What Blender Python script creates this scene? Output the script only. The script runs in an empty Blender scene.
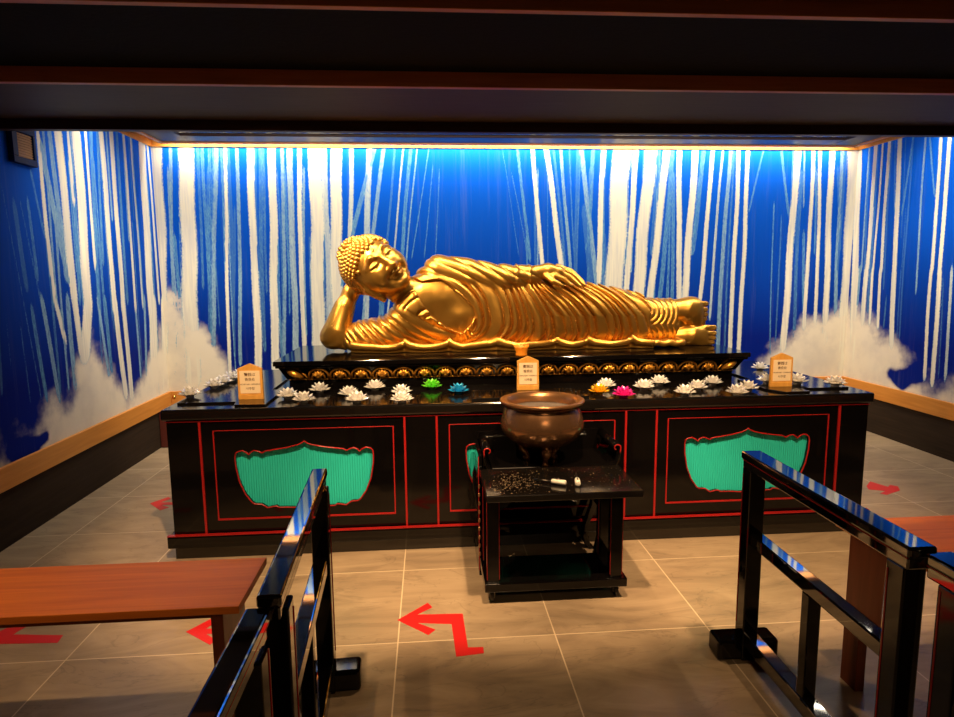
import bpy, bmesh, math, random
import numpy as np
from mathutils import Vector, Matrix
random.seed(7); rng = np.random.default_rng(7)
C = bpy.context.scene.collection
R = math.radians

# ------------------------------------------------------------------ camera model (measured from the photograph)
FPX, PITCH, YAW, ROLL, EYE = 630.47, R(7.679), R(4.2847), R(-.5471), 1.55
FW = np.array([math.sin(YAW)*math.cos(PITCH), math.cos(YAW)*math.cos(PITCH), -math.sin(PITCH)])
_rt = np.array([math.cos(YAW), -math.sin(YAW), 0.]); _up = np.cross(_rt, FW)
RT = _rt*math.cos(ROLL)+_up*math.sin(ROLL); UP = _up*math.cos(ROLL)-_rt*math.sin(ROLL)
def at(px, py, **k):
    """the point of the place that lies on the plane x=, y= or z= and was measured at (px, py)"""
    (a, val), = k.items(); i = 'xyz'.index(a)
    v = FW*FPX+RT*(px-477)-UP*(py-358.5); o = np.array([0, 0, EYE])
    p = o+v*(val-o[i])/v[i]
    return Vector((float(p[0]), float(p[1]), float(p[2])))

# ------------------------------------------------------------------ materials
def mat(name):
    m = bpy.data.materials.new(name); m.use_nodes = True
    nt = m.node_tree; return m, nt, nt.nodes['Principled BSDF']
def N(nt, t, **k):
    n = nt.nodes.new(t)
    for a, v in k.items(): setattr(n, a, v)
    return n
def setin(n, **k):
    for a, v in k.items():
        n.inputs[a.replace('_', ' ')].default_value = v
def simple(name, col, rough=.5, metal=0, spec=.5, coat=0, trans=0, bump=0, bscale=60, ior=1.45):
    m, nt, b = mat(name)
    setin(b, Base_Color=(*col, 1), Roughness=rough, Metallic=metal, Specular_IOR_Level=spec, Coat_Weight=coat, Transmission_Weight=trans, IOR=ior)
    if bump:
        tc = N(nt, 'ShaderNodeTexCoord'); no = N(nt, 'ShaderNodeTexNoise'); bp = N(nt, 'ShaderNodeBump')
        no.inputs['Scale'].default_value = bscale; bp.inputs['Strength'].default_value = bump; bp.inputs['Distance'].default_value = .01
        nt.links.new(tc.outputs['Object'], no.inputs['Vector']); nt.links.new(no.outputs['Fac'], bp.inputs['Height']); nt.links.new(bp.outputs['Normal'], b.inputs['Normal'])
    return m
def wood(name, c1, c2, axis='x', rough=.4, scale=6, stretch=14):
    m, nt, b = mat(name)
    tc = N(nt, 'ShaderNodeTexCoord'); mp = N(nt, 'ShaderNodeMapping'); no = N(nt, 'ShaderNodeTexNoise'); cr = N(nt, 'ShaderNodeValToRGB')
    s = [stretch*scale/6]*3; s['xyz'.index(axis)] = .8
    mp.inputs['Scale'].default_value = s
    no.inputs['Scale'].default_value = scale/2; no.inputs['Detail'].default_value = 6; no.inputs['Distortion'].default_value = .6
    cr.color_ramp.elements[0].color = (*c1, 1); cr.color_ramp.elements[0].position = .3
    cr.color_ramp.elements[1].color = (*c2, 1); cr.color_ramp.elements[1].position = .72
    L = nt.links.new
    L(tc.outputs['Object'], mp.inputs['Vector']); L(mp.outputs[0], no.inputs['Vector']); L(no.outputs['Fac'], cr.inputs[0]); L(cr.outputs[0], b.inputs['Base Color'])
    setin(b, Roughness=rough, Specular_IOR_Level=.3)
    return m
M = {}
M['lacquer'] = simple('black_lacquer', (.0025, .002, .002), .07, spec=.4)
M['lacquer_soft'] = simple('black_lacquer_worn', (.005, .004, .0035), .12, spec=.9, bump=.05, bscale=9)
M['red'] = simple('red_lacquer', (.30, .010, .010), .25)
M['rail'] = simple('polished_black_lacquer', (.003, .0025, .0025), .035, spec=1, ior=1.75)
M['teal'] = simple('teal_cloth', (.014, .50, .44), .6)
M['gold'] = simple('gold_leaf', (.74, .40, .075), .34, metal=.9, spec=.5, bump=.06, bscale=14)
M['gold_hair'] = simple('gold_leaf_curls', (.74, .40, .075), .34, metal=.86)
M['gold_carved'] = simple('carved_gilding', (.75, .36, .05), .32, metal=.8)
M['bronze'] = simple('brown_bronze', (.32, .165, .08), .22, metal=.85, bump=.03, bscale=30)
M['bronze_rim'] = simple('rubbed_bronze_rim', (.42, .22, .10), .3, metal=.85)
M['ash'] = simple('incense_ash', (.16, .13, .11), .95, bump=.6, bscale=90)
M['table_wood'] = wood('orange_stained_wood', (.46, .105, .008), (.62, .165, .014), 'x', .5)
M['leg_wood'] = wood('brown_stained_panel', (.16, .03, .008), (.22, .045, .012), 'z', .4)
M['trim_wood'] = wood('honey_wood_trim', (.55, .21, .035), (.66, .28, .055), 'y', .4)
M['trim_wood_x'] = wood('honey_wood_trim_long', (.55, .21, .035), (.66, .28, .055), 'x', .4)
M['beam_wood'] = wood('red_brown_beam', (.46, .15, .05), (.60, .22, .075), 'x', .45)
M['dark_beam'] = wood('dark_red_beam', (.030, .010, .006), (.045, .015, .008), 'x', .5)
M['board'] = wood('dark_brown_boards', (.035, .021, .012), (.062, .038, .022), 'x', .6, scale=9, stretch=22)
M['black_ceiling'] = simple('black_ceiling_paint', (.006, .0055, .005), .85, spec=.1, bump=.15, bscale=40)
M['glossy_ceiling'] = simple('dark_polished_ceiling', (.02, .024, .03), .16)
M['base_panel'] = wood('dark_brown_wainscot', (.026, .017, .011), (.04, .026, .016), 'y', .75)
M['base_panel'].node_tree.nodes['Principled BSDF'].inputs['Specular IOR Level'].default_value = .08
M['navy'] = simple('navy_paint', (.003, .012, .07), .6, spec=.1)
M['tape'] = simple('red_floor_tape', (.62, .012, .012), .45)
M['plaque'] = wood('pale_plaque_wood', (.62, .30, .055), (.72, .38, .085), 'z', .5)
M['paper'] = simple('cream_paper', (.85, .68, .45), .7)
M['ink'] = simple('brown_ink', (.10, .035, .015), .7)
M['white_plastic'] = simple('white_plastic', (.80, .76, .66), .35)
M['steel'] = simple('dark_steel', (.10, .09, .08), .35, metal=1)
M['rubber'] = simple('black_rubber', (.012, .012, .012), .5)
M['orange_cup'] = simple('orange_gilt_paper', (.75, .25, .012), .45)
M['brass'] = simple('brass', (.8, .5, .13), .25, metal=1)
M['extinguisher'] = simple('faded_red_box', (.10, .018, .012), .5)
M['grille'] = simple('tan_grille_cloth', (.36, .20, .09), .8)
def crystal(name, col, t=.18):
    return simple(name, col, .12, trans=t, spec=.8, ior=1.5)
M['crystal'] = crystal('clear_crystal', (.98, .96, .92))
M['crystal_green'] = crystal('green_crystal', (.16, .80, .05), .25)
M['crystal_blue'] = crystal('blue_crystal', (.02, .38, .75), .25)
M['crystal_amber'] = crystal('amber_crystal', (.95, .55, .02), .25)
M['crystal_pink'] = crystal('pink_crystal', (.95, .03, .40), .25)

def floor_material():
    m, nt, b = mat('stone_floor_tiles'); L = nt.links.new
    tc = N(nt, 'ShaderNodeTexCoord'); sx = N(nt, 'ShaderNodeSeparateXYZ'); L(tc.outputs['Object'], sx.inputs[0])
    def math_(op, a, bb=None):
        n = N(nt, 'ShaderNodeMath', operation=op)
        for i, v in enumerate((a, bb)):
            if v is None: continue
            if isinstance(v, (int, float)): n.inputs[i].default_value = v
            else: L(v, n.inputs[i])
        return n.outputs[0]
    def line(o, off, per):
        q = math_('DIVIDE', math_('ADD', o, off), per)
        fr = math_('FRACT', math_('ADD', q, 40.5))
        d = math_('MULTIPLY', math_('ABSOLUTE', math_('SUBTRACT', fr, .5)), per)
        return math_('LESS_THAN', d, .0028), math_('FLOOR', math_('ADD', q, 40))
    gx, ix = line(sx.outputs[0], .16, .675); gy, iy = line(sx.outputs[1], -2.51, .66)
    g = math_('MAXIMUM', gx, gy)
    cid = N(nt, 'ShaderNodeCombineXYZ'); L(ix, cid.inputs[0]); L(iy, cid.inputs[1])
    wn = N(nt, 'ShaderNodeTexWhiteNoise'); L(cid.outputs[0], wn.inputs['Vector'])
    vm = N(nt, 'ShaderNodeVectorMath', operation='MULTIPLY_ADD'); L(wn.outputs['Color'], vm.inputs[0]); vm.inputs[1].default_value = (9, 9, 9); L(tc.outputs['Object'], vm.inputs[2])
    mp = N(nt, 'ShaderNodeMapping'); mp.inputs['Scale'].default_value = (1.1, 3.2, 1); mp.inputs['Rotation'].default_value = (0, 0, .25); L(vm.outputs[0], mp.inputs['Vector'])
    no = N(nt, 'ShaderNodeTexNoise'); no.inputs['Scale'].default_value = 1.6; no.inputs['Detail'].default_value = 9; no.inputs['Roughness'].default_value = .62; no.inputs['Distortion'].default_value = 1.6; L(mp.outputs[0], no.inputs['Vector'])
    cr = N(nt, 'ShaderNodeValToRGB'); e = cr.color_ramp.elements
    e[0].position = .3; e[0].color = (.24, .175, .115, 1); e[1].position = .7; e[1].color = (.42, .315, .205, 1)
    x = cr.color_ramp.elements.new(.5); x.color = (.34, .25, .16, 1)
    L(no.outputs['Fac'], cr.inputs[0])
    # thin darker veins
    vn = N(nt, 'ShaderNodeTexNoise'); vn.inputs['Scale'].default_value = 1.1; vn.inputs['Detail'].default_value = 5; vn.inputs['Distortion'].default_value = 2.2; L(mp.outputs[0], vn.inputs['Vector'])
    va = math_('ABSOLUTE', math_('SUBTRACT', vn.outputs['Fac'], .5))
    vr = N(nt, 'ShaderNodeMapRange'); vr.inputs['From Min'].default_value = 0; vr.inputs['From Max'].default_value = .012; vr.inputs['To Min'].default_value = .78; vr.inputs['To Max'].default_value = 1; L(va, vr.inputs['Value'])
    mv = N(nt, 'ShaderNodeMix', data_type='RGBA', blend_type='MULTIPLY'); mv.inputs['Factor'].default_value = 1
    L(cr.outputs[0], mv.inputs['A']); L(vr.outputs[0], mv.inputs['B'])
    mg = N(nt, 'ShaderNodeMix', data_type='RGBA'); L(g, mg.inputs['Factor']); L(mv.outputs['Result'], mg.inputs['A']); mg.inputs['B'].default_value = (.66, .52, .35, 1)
    L(mg.outputs['Result'], b.inputs['Base Color'])
    setin(b, Roughness=.33, Specular_IOR_Level=.4)
    bp = N(nt, 'ShaderNodeBump'); bp.inputs['Strength'].default_value = .12; bp.inputs['Distance'].default_value = .004
    L(no.outputs['Fac'], bp.inputs['Height']); L(bp.outputs['Normal'], b.inputs['Normal'])
    return m
M['floor'] = floor_material()

def mural_material():
    """ultramarine ground with roller-edged cream streaks and soft cream clouds (masks in the wall's colour attribute)"""
    m, nt, b = mat('painted_waterfall_mural'); L = nt.links.new
    at_ = N(nt, 'ShaderNodeAttribute', attribute_name='paint'); sp = N(nt, 'ShaderNodeSeparateColor'); L(at_.outputs['Color'], sp.inputs[0])
    tc = N(nt, 'ShaderNodeTexCoord')
    n1 = N(nt, 'ShaderNodeTexNoise'); n1.inputs['Scale'].default_value = 85; n1.inputs['Detail'].default_value = 4; L(tc.outputs['Object'], n1.inputs['Vector'])
    def mr(v, a, bb, c, d, smooth=True):
        n = N(nt, 'ShaderNodeMapRange'); n.interpolation_type = 'SMOOTHSTEP' if smooth else 'LINEAR'
        for k, q in (('From Min', a), ('From Max', bb), ('To Min', c), ('To Max', d)): n.inputs[k].default_value = q
        L(v, n.inputs['Value']); return n.outputs[0]
    def mth(op, a, bb):
        n = N(nt, 'ShaderNodeMath', operation=op)
        for i, v in enumerate((a, bb)):
            if isinstance(v, (int, float)): n.inputs[i].default_value = v
            else: L(v, n.inputs[i])
        return n.outputs[0]
    s = mth('ADD', sp.outputs[0], mth('MULTIPLY', mth('SUBTRACT', n1.outputs['Fac'], .5), .42))
    s = mr(s, .26, .48, 0, 1)
    # vertical brush wash inside streaks
    mp = N(nt, 'ShaderNodeMapping'); mp.inputs['Scale'].default_value = (26, 26, 1.6); L(tc.outputs['Object'], mp.inputs['Vector'])
    n2 = N(nt, 'ShaderNodeTexNoise'); n2.inputs['Scale'].default_value = 1.5; n2.inputs['Detail'].default_value = 6; L(mp.outputs[0], n2.inputs['Vector'])
    w = mr(n2.outputs['Fac'], .3, .75, .82, 1.08)
    dry = N(nt, 'ShaderNodeMapping'); dry.inputs['Scale'].default_value = (120, 120, 30); L(tc.outputs['Object'], dry.inputs['Vector'])
    n6 = N(nt, 'ShaderNodeTexNoise'); n6.inputs['Scale'].default_value = 1; n6.inputs['Detail'].default_value = 5; n6.inputs['Roughness'].default_value = .7; L(dry.outputs[0], n6.inputs['Vector'])
    load = mth('MULTIPLY', mth('ADD', mth('SUBTRACT', sp.outputs[2], .5), mth('MULTIPLY', n6.outputs['Fac'], 1.0)), 1)   # how much paint the brush still carried
    dryc = mr(load, .30, .78, .25, 1)
    s = mth('MULTIPLY', mth('MULTIPLY', s, dryc), w)
    paint = N(nt, 'ShaderNodeMix', data_type='RGBA'); L(mth('MULTIPLY', mr(sp.outputs[2], .5, .86, 0, 1), mr(mth('ADD', sp.outputs[0], mth('MULTIPLY', mth('SUBTRACT', n1.outputs['Fac'], .5), .5)), .30, .62, .25, 1)), paint.inputs['Factor'])
    paint.inputs['A'].default_value = (.13, .34, .50, 1); paint.inputs['B'].default_value = (.70, .66, .54, 1)
    n3 = N(nt, 'ShaderNodeTexNoise'); n3.inputs['Scale'].default_value = 4.2; n3.inputs['Detail'].default_value = 7; n3.inputs['Roughness'].default_value = .55; L(tc.outputs['Object'], n3.inputs['Vector'])
    c = mth('ADD', sp.outputs[1], mth('MULTIPLY', mth('SUBTRACT', n3.outputs['Fac'], .5), .85))
    c = mth('MULTIPLY', mr(c, .34, .78, 0, 1), mr(n3.outputs['Fac'], .3, .6, .86, 1))
    # faint pale wash streaks in the blue
    n4 = N(nt, 'ShaderNodeMapping'); n4.inputs['Scale'].default_value = (9, 9, .35); L(tc.outputs['Object'], n4.inputs['Vector'])
    n5 = N(nt, 'ShaderNodeTexNoise'); n5.inputs['Scale'].default_value = 2.2; n5.inputs['Detail'].default_value = 8; n5.inputs['Roughness'].default_value = .7; L(n4.outputs[0], n5.inputs['Vector'])
    wash = mr(n5.outputs['Fac'], .5, .85, 0, .05)
    tot = mth('MINIMUM', mth('MAXIMUM', mth('MAXIMUM', s, c), wash), 1)
    mx = N(nt, 'ShaderNodeMix', data_type='RGBA'); L(tot, mx.inputs['Factor'])
    
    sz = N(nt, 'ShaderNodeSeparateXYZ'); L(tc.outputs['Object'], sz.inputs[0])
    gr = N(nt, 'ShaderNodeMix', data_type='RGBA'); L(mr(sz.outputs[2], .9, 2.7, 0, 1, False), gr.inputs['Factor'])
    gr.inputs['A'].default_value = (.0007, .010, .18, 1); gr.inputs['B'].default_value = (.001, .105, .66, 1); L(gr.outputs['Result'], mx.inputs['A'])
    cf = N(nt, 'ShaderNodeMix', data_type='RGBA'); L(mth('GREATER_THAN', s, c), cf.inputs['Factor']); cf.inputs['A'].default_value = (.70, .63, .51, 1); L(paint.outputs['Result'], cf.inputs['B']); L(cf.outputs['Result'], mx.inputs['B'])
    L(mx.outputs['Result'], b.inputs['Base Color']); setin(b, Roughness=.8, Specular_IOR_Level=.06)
    return m
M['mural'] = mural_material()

# ------------------------------------------------------------------ mesh helpers
OFF = {}
class MB:
    def __init__(s): s.v = []; s.f = []; s.smooth = []
    def add(s, vs, fs, smooth=False):
        o = len(s.v); s.v += [tuple(map(float, p)) for p in vs]; s.f += [[i+o for i in f] for f in fs]; s.smooth += [smooth]*len(fs); return s
    def box(s, x0, x1, y0, y1, z0, z1, m=None):
        vs = [(x, y, z) for z in (z0, z1) for y in (y0, y1) for x in (x0, x1)]
        if m is not None: vs = [m @ Vector(p) for p in vs]
        return s.add(vs, [(0, 2, 3, 1), (4, 5, 7, 6), (0, 1, 5, 4), (2, 6, 7, 3), (0, 4, 6, 2), (1, 3, 7, 5)])
    def obox(s, a, b, w, h, zoff=0):
        """a box w wide and h high whose middle runs from a to b (roughly level)"""
        a, b = Vector(a), Vector(b); d = (b-a).normalized(); side = d.cross(Vector((0, 0, 1))).normalized()*w/2; u = Vector((0, 0, 1))*h/2
        vs = [p+sx*side+sz*u+Vector((0, 0, zoff)) for p in (a, b) for sz in (-1, 1) for sx in (-1, 1)]
        return s.add(vs, [(0, 1, 3, 2), (4, 6, 7, 5), (0, 4, 5, 1), (2, 3, 7, 6), (0, 2, 6, 4), (1, 5, 7, 3)])
    def prism(s, pts, axis, d0, d1):
        """polygon of 2-D points extruded along an axis"""
        n = len(pts)
        def P(p, d): return {'x': (d, p[0], p[1]), 'y': (p[0], d, p[1]), 'z': (p[0], p[1], d)}[axis]
        vs = [P(p, d0) for p in pts]+[P(p, d1) for p in pts]
        fs = [list(range(n))[::-1], list(range(n, 2*n))]+[(i, (i+1) % n, n+(i+1) % n, n+i) for i in range(n)]
        return s.add(vs, fs)
    def lathe(s, prof, c=(0, 0, 0), n=48, smooth=True, caps=True):
        vs = []; m = len(prof)
        for r, z in prof:
            for k in range(n):
                a = 2*math.pi*k/n; vs.append((c[0]+r*math.cos(a), c[1]+r*math.sin(a), c[2]+z))
        fs = [(i*n+k, i*n+(k+1) % n, (i+1)*n+(k+1) % n, (i+1)*n+k) for i in range(m-1) for k in range(n)]
        s.add(vs, fs, smooth)
        if caps:
            o = len(s.v)-len(vs); s.f += [[o+k for k in range(n)][::-1], [o+(m-1)*n+k for k in range(n)]]; s.smooth += [False, False]
        return s
    def tube(s, pts, rad, n=10, closed=False):
        pts = [Vector(p) for p in pts]; m = len(pts); rs = rad if isinstance(rad, (list, tuple)) else [rad]*m
        vs = []; ref = Vector((.123, .3, 1)).normalized()
        for i, p in enumerate(pts):
            a = pts[(i-1) % m] if (closed or i) else p; b = pts[(i+1) % m] if (closed or i < m-1) else p
            d = (b-a).normalized(); u = d.cross(ref)
            if u.length < 1e-3: u = d.cross(Vector((1, 0, 0)))
            u.normalize(); w = d.cross(u)
            for k in range(n):
                t = 2*math.pi*k/n; vs.append(p+rs[i]*(u*math.cos(t)+w*math.sin(t)))
        fs = [(i*n+k, i*n+(k+1) % n, ((i+1) % m)*n+(k+1) % n, ((i+1) % m)*n+k) for i in range(m if closed else m-1) for k in range(n)]
        if not closed: fs += [list(range(n))[::-1], [(m-1)*n+k for k in range(n)]]
        return s.add(vs, fs, True)
    def ball(s, c, r, n=12, m=8):
        rr = r if isinstance(r, (tuple, list)) else (r, r, r); vs = [(c[0], c[1], c[2]-rr[2])]
        for i in range(1, m):
            t = math.pi*i/m-math.pi/2
            for k in range(n):
                a = 2*math.pi*k/n; vs.append((c[0]+rr[0]*math.cos(t)*math.cos(a), c[1]+rr[1]*math.cos(t)*math.sin(a), c[2]+rr[2]*math.sin(t)))
        vs.append((c[0], c[1], c[2]+rr[2])); T = len(vs)-1
        fs = [(0, 1+(k+1) % n, 1+k) for k in range(n)]+[(1+i*n+k, 1+i*n+(k+1) % n, 1+(i+1)*n+(k+1) % n, 1+(i+1)*n+k) for i in range(m-2) for k in range(n)]
        fs += [(1+(m-2)*n+k, 1+(m-2)*n+(k+1) % n, T) for k in range(n)]
        return s.add(vs, fs, True)
    def build(s, name, m, parent=None, bevel=0, seg=2, fix=True):
        me = bpy.data.meshes.new(name); me.from_pydata(s.v, [], s.f)
        me.polygons.foreach_set('use_smooth', s.smooth)
        if fix:
            bm = bmesh.new(); bm.from_mesh(me); bmesh.ops.recalc_face_normals(bm, faces=bm.faces); bm.to_mesh(me); bm.free()
        me.update()
        if m is not None: me.materials.append(m)
        o = bpy.data.objects.new(name, me); C.objects.link(o)
        off = OFF.get(parent.name, (0, 0, 0)) if parent is not None else (0, 0, 0)
        if parent is not None:
            o.parent = parent; me.transform(Matrix.Translation(-Vector(off)))
        OFF[o.name] = off
        if bevel:
            b = o.modifiers.new('bevel', 'BEVEL'); b.width = bevel; b.segments = seg; b.limit_method = 'ANGLE'; b.angle_limit = R(40)
        return o
def thing(name, label, cat, loc, group=None):
    o = bpy.data.objects.new(name, None); C.objects.link(o); o.empty_display_size = .1
    o.location = loc; OFF[o.name] = tuple(loc); o['label'] = label; o['category'] = cat
    if group: o['group'] = group
    return o
def tag(o, label, cat, group=None):
    o['label'] = label; o['category'] = cat
    if group: o['group'] = group
    return o
def struct(o): o['kind'] = 'structure'; return o
def B(*a, m=None): return MB().box(*a, m=m)
# ------------------------------------------------------------------ the room
XL, XR, YB, ZW = -2.47, 4.2156, 6.078, 2.7075      # side walls, back wall, top of the mural
ZT, ZTB = .473, .335                               # honey trim: top and bottom
YN = -2.2
struct(B(XL-.1, XR+.1, YN, YB+.1, -.1, 0).build('floor', M['floor']))

def paint_wall(name, axis, plane, a0, a1, res, stripes, cloud, normal):
    z0, z1 = ZT-.02, ZW+.14
    na, nz = int((a1-a0)/res)+1, int((z1-z0)/.03)+1
    A, Z = np.meshgrid(np.linspace(a0, a1, na), np.linspace(z0, z1, nz))
    prof = np.zeros_like(A); stren = np.zeros_like(A)
    for (at0, zt0, ab0, zb0, w0, w1, s) in stripes:
        t = (zt0-Z)/(zt0-zb0); tc = np.clip(t, 0, 1)
        cx = at0+(ab0-at0)*np.clip(t, -1, 1.25); w = np.maximum(w0+(w1-w0)*tc, .006)/2
        wob = .10*w*np.sin(Z*7+at0*31)+.006*np.sin(Z*3.1+at0*17)
        d = np.abs(A-cx-wob)
        p = np.clip(.38+(w-d)/(.012+w*.5)*.62, 0, 1)
        end = np.clip((Z-zb0)/.10+.8, 0, 1)
        top = np.clip((zt0+.06-Z)/.12+.3, 0, 1) if zt0 < ZW-.12 else 1
        p = p*end*top
        win = p*(.4+.6*s) > prof*(.4+.6*stren); prof = np.where(win, p, prof); stren = np.where(win, s, stren)
    ca, cz = np.array(sorted(cloud)).T
    d = np.interp(A, ca, cz)-Z
    cl = np.clip(.5+d/.62, 0, 1)
    for (ax, az, bx, bz, r) in WISPS.get(name, ()):
        tt = np.clip(((A-ax)*(bx-ax)+(Z-az)*(bz-az))/((bx-ax)**2+(bz-az)**2), 0, 1)
        dd = np.hypot(A-ax-tt*(bx-ax), Z-az-tt*(bz-az)); cl = cl-.75*np.exp(-(dd/r)**2)
    cl = np.clip(cl, 0, 1)
    P = np.empty((na*nz, 3)); P[:, 2] = Z.ravel()
    if axis == 'y': P[:, 0] = A.ravel(); P[:, 1] = plane
    else: P[:, 1] = A.ravel(); P[:, 0] = plane
    i = np.arange((nz-1)*na).reshape(nz-1, na)[:, :-1].ravel()
    F = np.stack([i, i+1, i+na+1, i+na], 1)
    if normal < 0: F = F[:, ::-1]
    me = bpy.data.meshes.new(name); me.from_pydata(P.tolist(), [], F.tolist())
    col = np.ones((na*nz, 4), np.float32); col[:, 0] = prof.ravel(); col[:, 1] = cl.ravel(); col[:, 2] = stren.ravel()
    ca_ = me.color_attributes.new('paint', 'FLOAT_COLOR', 'POINT'); ca_.data.foreach_set('color', col.ravel())
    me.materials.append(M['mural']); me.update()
    o = bpy.data.objects.new(name, me); C.objects.link(o); s = o.modifiers.new('thickness', 'SOLIDIFY'); s.thickness = .05; s.offset = -1
    return struct(o)
def conv(reg, rows, axis, plane):
    ox, oy, sc = reg; out = []
    k = {axis: plane}; j = 0 if axis == 'y' else 1
    for u0, v0, u1, v1, w, s in rows:
        w0, w1 = w if isinstance(w, tuple) else (w, w)
        p = at(ox+u0*sc, oy+v0*sc, **k); q = at(ox+u1*sc, oy+v1*sc, **k)
        def wid(u, v, w): return abs(at(ox+(u+w/2)*sc, oy+v*sc, **k)[j]-at(ox+(u-w/2)*sc, oy+v*sc, **k)[j])
        out.append((p[j], p[2], q[j], q[2], wid(u0, v0, w0), wid(u1, v1, w1), s))
    return out
def cpts(reg, pts, axis, plane):
    ox, oy, sc = reg; j = 0 if axis == 'y' else 1
    return [(at(ox+u*sc, oy+v*sc, **{axis: plane})[j], at(ox+u*sc, oy+v*sc, **{axis: plane})[2]) for u, v in pts]
A_ = (145, 140, .349); B_ = (320, 140, .349); C_ = (495, 140, .349); D_ = (670, 140, .3486); E_ = (0, 125, .244); F_ = (0, 300, .251); G_ = (834, 130, .195); H_ = (834, 270, .195)
back = conv(A_, [(30, 25, 52, 700, (42, 40), 1), (72, 25, 82, 450, 10, .6), (115, 25, 140, 700, (44, 46), 1), (165, 25, 192, 600, 9, .5), (182, 80, 183, 600, 7, .35),
    (203, 25, 195, 600, 13, .6), (228, 25, 243, 680, 10, .85), (265, 25, 275, 640, 10, .6), (255, 200, 258, 620, 6, .3), (302, 25, 326, 680, 21, .92), (330, 25, 342, 600, 9, .4),
    (362, 25, 376, 680, 23, .92), (395, 25, 400, 640, 10, .6), (415, 25, 432, 620, 17, .65), (440, 25, 455, 600, 13, .9), (487, 25, 500, 640, 38, .97)], 'y', YB)
back += conv(B_, [(12, 25, 26, 480, 17, .7), (47, 25, 48, 480, 33, .97), (90, 25, 84, 330, 13, .72), (142, 25, 130, 520, 17, .68), (152, 40, 92, 280, 13, .55), (180, 25, 150, 290, 11, .6),
    (190, 300, 174, 520, 15, .5), (213, 40, 190, 300, 6, .35), (240, 30, 210, 330, 5, .7), (260, 30, 233, 350, 10, .5), (277, 30, 248, 350, 4, .6), (305, 60, 264, 340, 3, .5), (322, 70, 298, 340, 3, .4), (343, 80, 329, 330, 3, .4)], 'y', YB)
back += conv(C_, [(25, 60, 70, 330, 3, .3), (45, 90, 95, 340, 3, .4), (67, 40, 98, 340, 8, .5), (108, 27, 136, 350, 12, .9), (146, 27, 192, 370, 15, .9), (170, 40, 202, 380, 7, .4), (190, 30, 216, 390, 9, .6),
    (215, 60, 230, 390, 4, .4), (242, 60, 235, 400, 4, .4), (245, 27, 292, 400, 13, .6), (283, 27, 262, 310, 11, .5), (255, 200, 276, 410, 15, .3), (312, 27, 294, 430, 15, .95), (361, 27, 344, 440, 52, 1),
    (407, 27, 374, 440, 16, .9), (447, 27, 408, 460, 34, 1), (465, 60, 450, 320, 9, .35), (491, 27, 444, 470, 20, .95), (510, 40, 470, 470, 12, .5)], 'y', YB)
back = [r if r[6] < .55 or r[3] < .9 else (r[0], r[1], r[0]+(r[2]-r[0])*(r[1]-.62)/(r[1]-r[3]), .62, r[4], r[5], r[6]) for r in back]   # the runs carry on down behind the statue
back += conv(D_, [(10, 100, 5, 470, 9, .5), (29, 27, 24, 480, 15, .95), (72, 27, 42, 480, 19, .95), (97, 27, 64, 320, 12, .5), (125, 27, 84, 470, 12, .85), (151, 40, 112, 510, 7, .7), (173, 27, 134, 610, 11, .6),
    (181, 60, 155, 610, 5, .4), (197, 27, 171, 640, 12, .9), (225, 27, 196, 640, 12, .85), (265, 40, 229, 200, 5, .45), (322, 40, 338, 210, 7, .5), (369, 27, 323, 600, 19, .87), (377, 100, 354, 560, 9, .4), (318, 220, 304, 580, 4, .35),
    (411, 40, 386, 540, 11, .85), (433, 27, 416, 540, 10, .85), (466, 27, 442, 580, 17, .95), (493, 40, 474, 500, 10, .6), (480, 80, 490, 310, 6, .4), (531, 27, 494, 680, (38, 34), 1)], 'y', YB)
cloud_b = cpts(A_, [(-20, 440), (30, 440), (70, 432), (105, 445), (130, 500), (170, 540), (205, 590), (235, 640), (270, 690), (330, 740)], 'y', YB)+cpts(C_, [(100, 760)], 'y', YB)+cpts(D_, [(190, 720), (265, 625), (290, 585), (330, 565), (380, 520), (440, 510), (490, 470), (530, 480), (560, 470)], 'y', YB)
left = conv(E_, [(152, 20, 222, 700, (14, 17), .85), (222, 700, 266, 880, 16, .8), (165, 80, 285, 640, 20, .6), (200, 20, 272, 620, 18, .6), (240, 20, 303, 720, (32, 28), .96), (303, 720, 335, 940, (24, 20), .95), (277, 20, 306, 320, 13, .9), (306, 320, 328, 720, 9, .5),
    (311, 20, 362, 720, (37, 34), 1), (362, 720, 350, 960, (36, 44), 1), (351, 20, 388, 580, 11, .8), (373, 20, 406, 740, 12, .5), (396, 20, 424, 560, 9, .5), (412, 20, 472, 760, 19, .9), (436, 30, 458, 380, 7, .6), (455, 20, 505, 760, 17, .95), (478, 30, 522, 720, 9, .5),
    (506, 50, 558, 760, 9, .8), (536, 50, 585, 740, 7, .7), (580, 80, 625, 800, 27, .96), (606, 90, 652, 720, 8, .8), (10, 250, 92, 700, 4, .35), (58, 330, 112, 660, 17, .32), (78, 300, 168, 720, 4, .4), (113, 320, 152, 620, 11, .45), (128, 190, 178, 440, 8, .4)], 'x', XL)
left += conv(F_, [(165, 0, 238, 390, (16, 14), .6), (95, 0, 165, 400, 4, .4), (130, 40, 187, 390, 13, .5), (20, 50, 45, 270, 3, .3), (80, 100, 120, 410, 4, .35), (270, 0, 302, 340, 17, .6), (390, 0, 440, 330, 10, .6), (415, 0, 450, 330, 12, .5), (458, 0, 500, 380, 18, .9), (490, 0, 528, 390, 16, .9), (540, 0, 560, 300, 7, .6), (575, 0, 585, 290, 8, .6), (606, 0, 620, 420, (30, 34), 1), (650, 0, 660, 420, (20, 24), .95)], 'x', XL)
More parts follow.
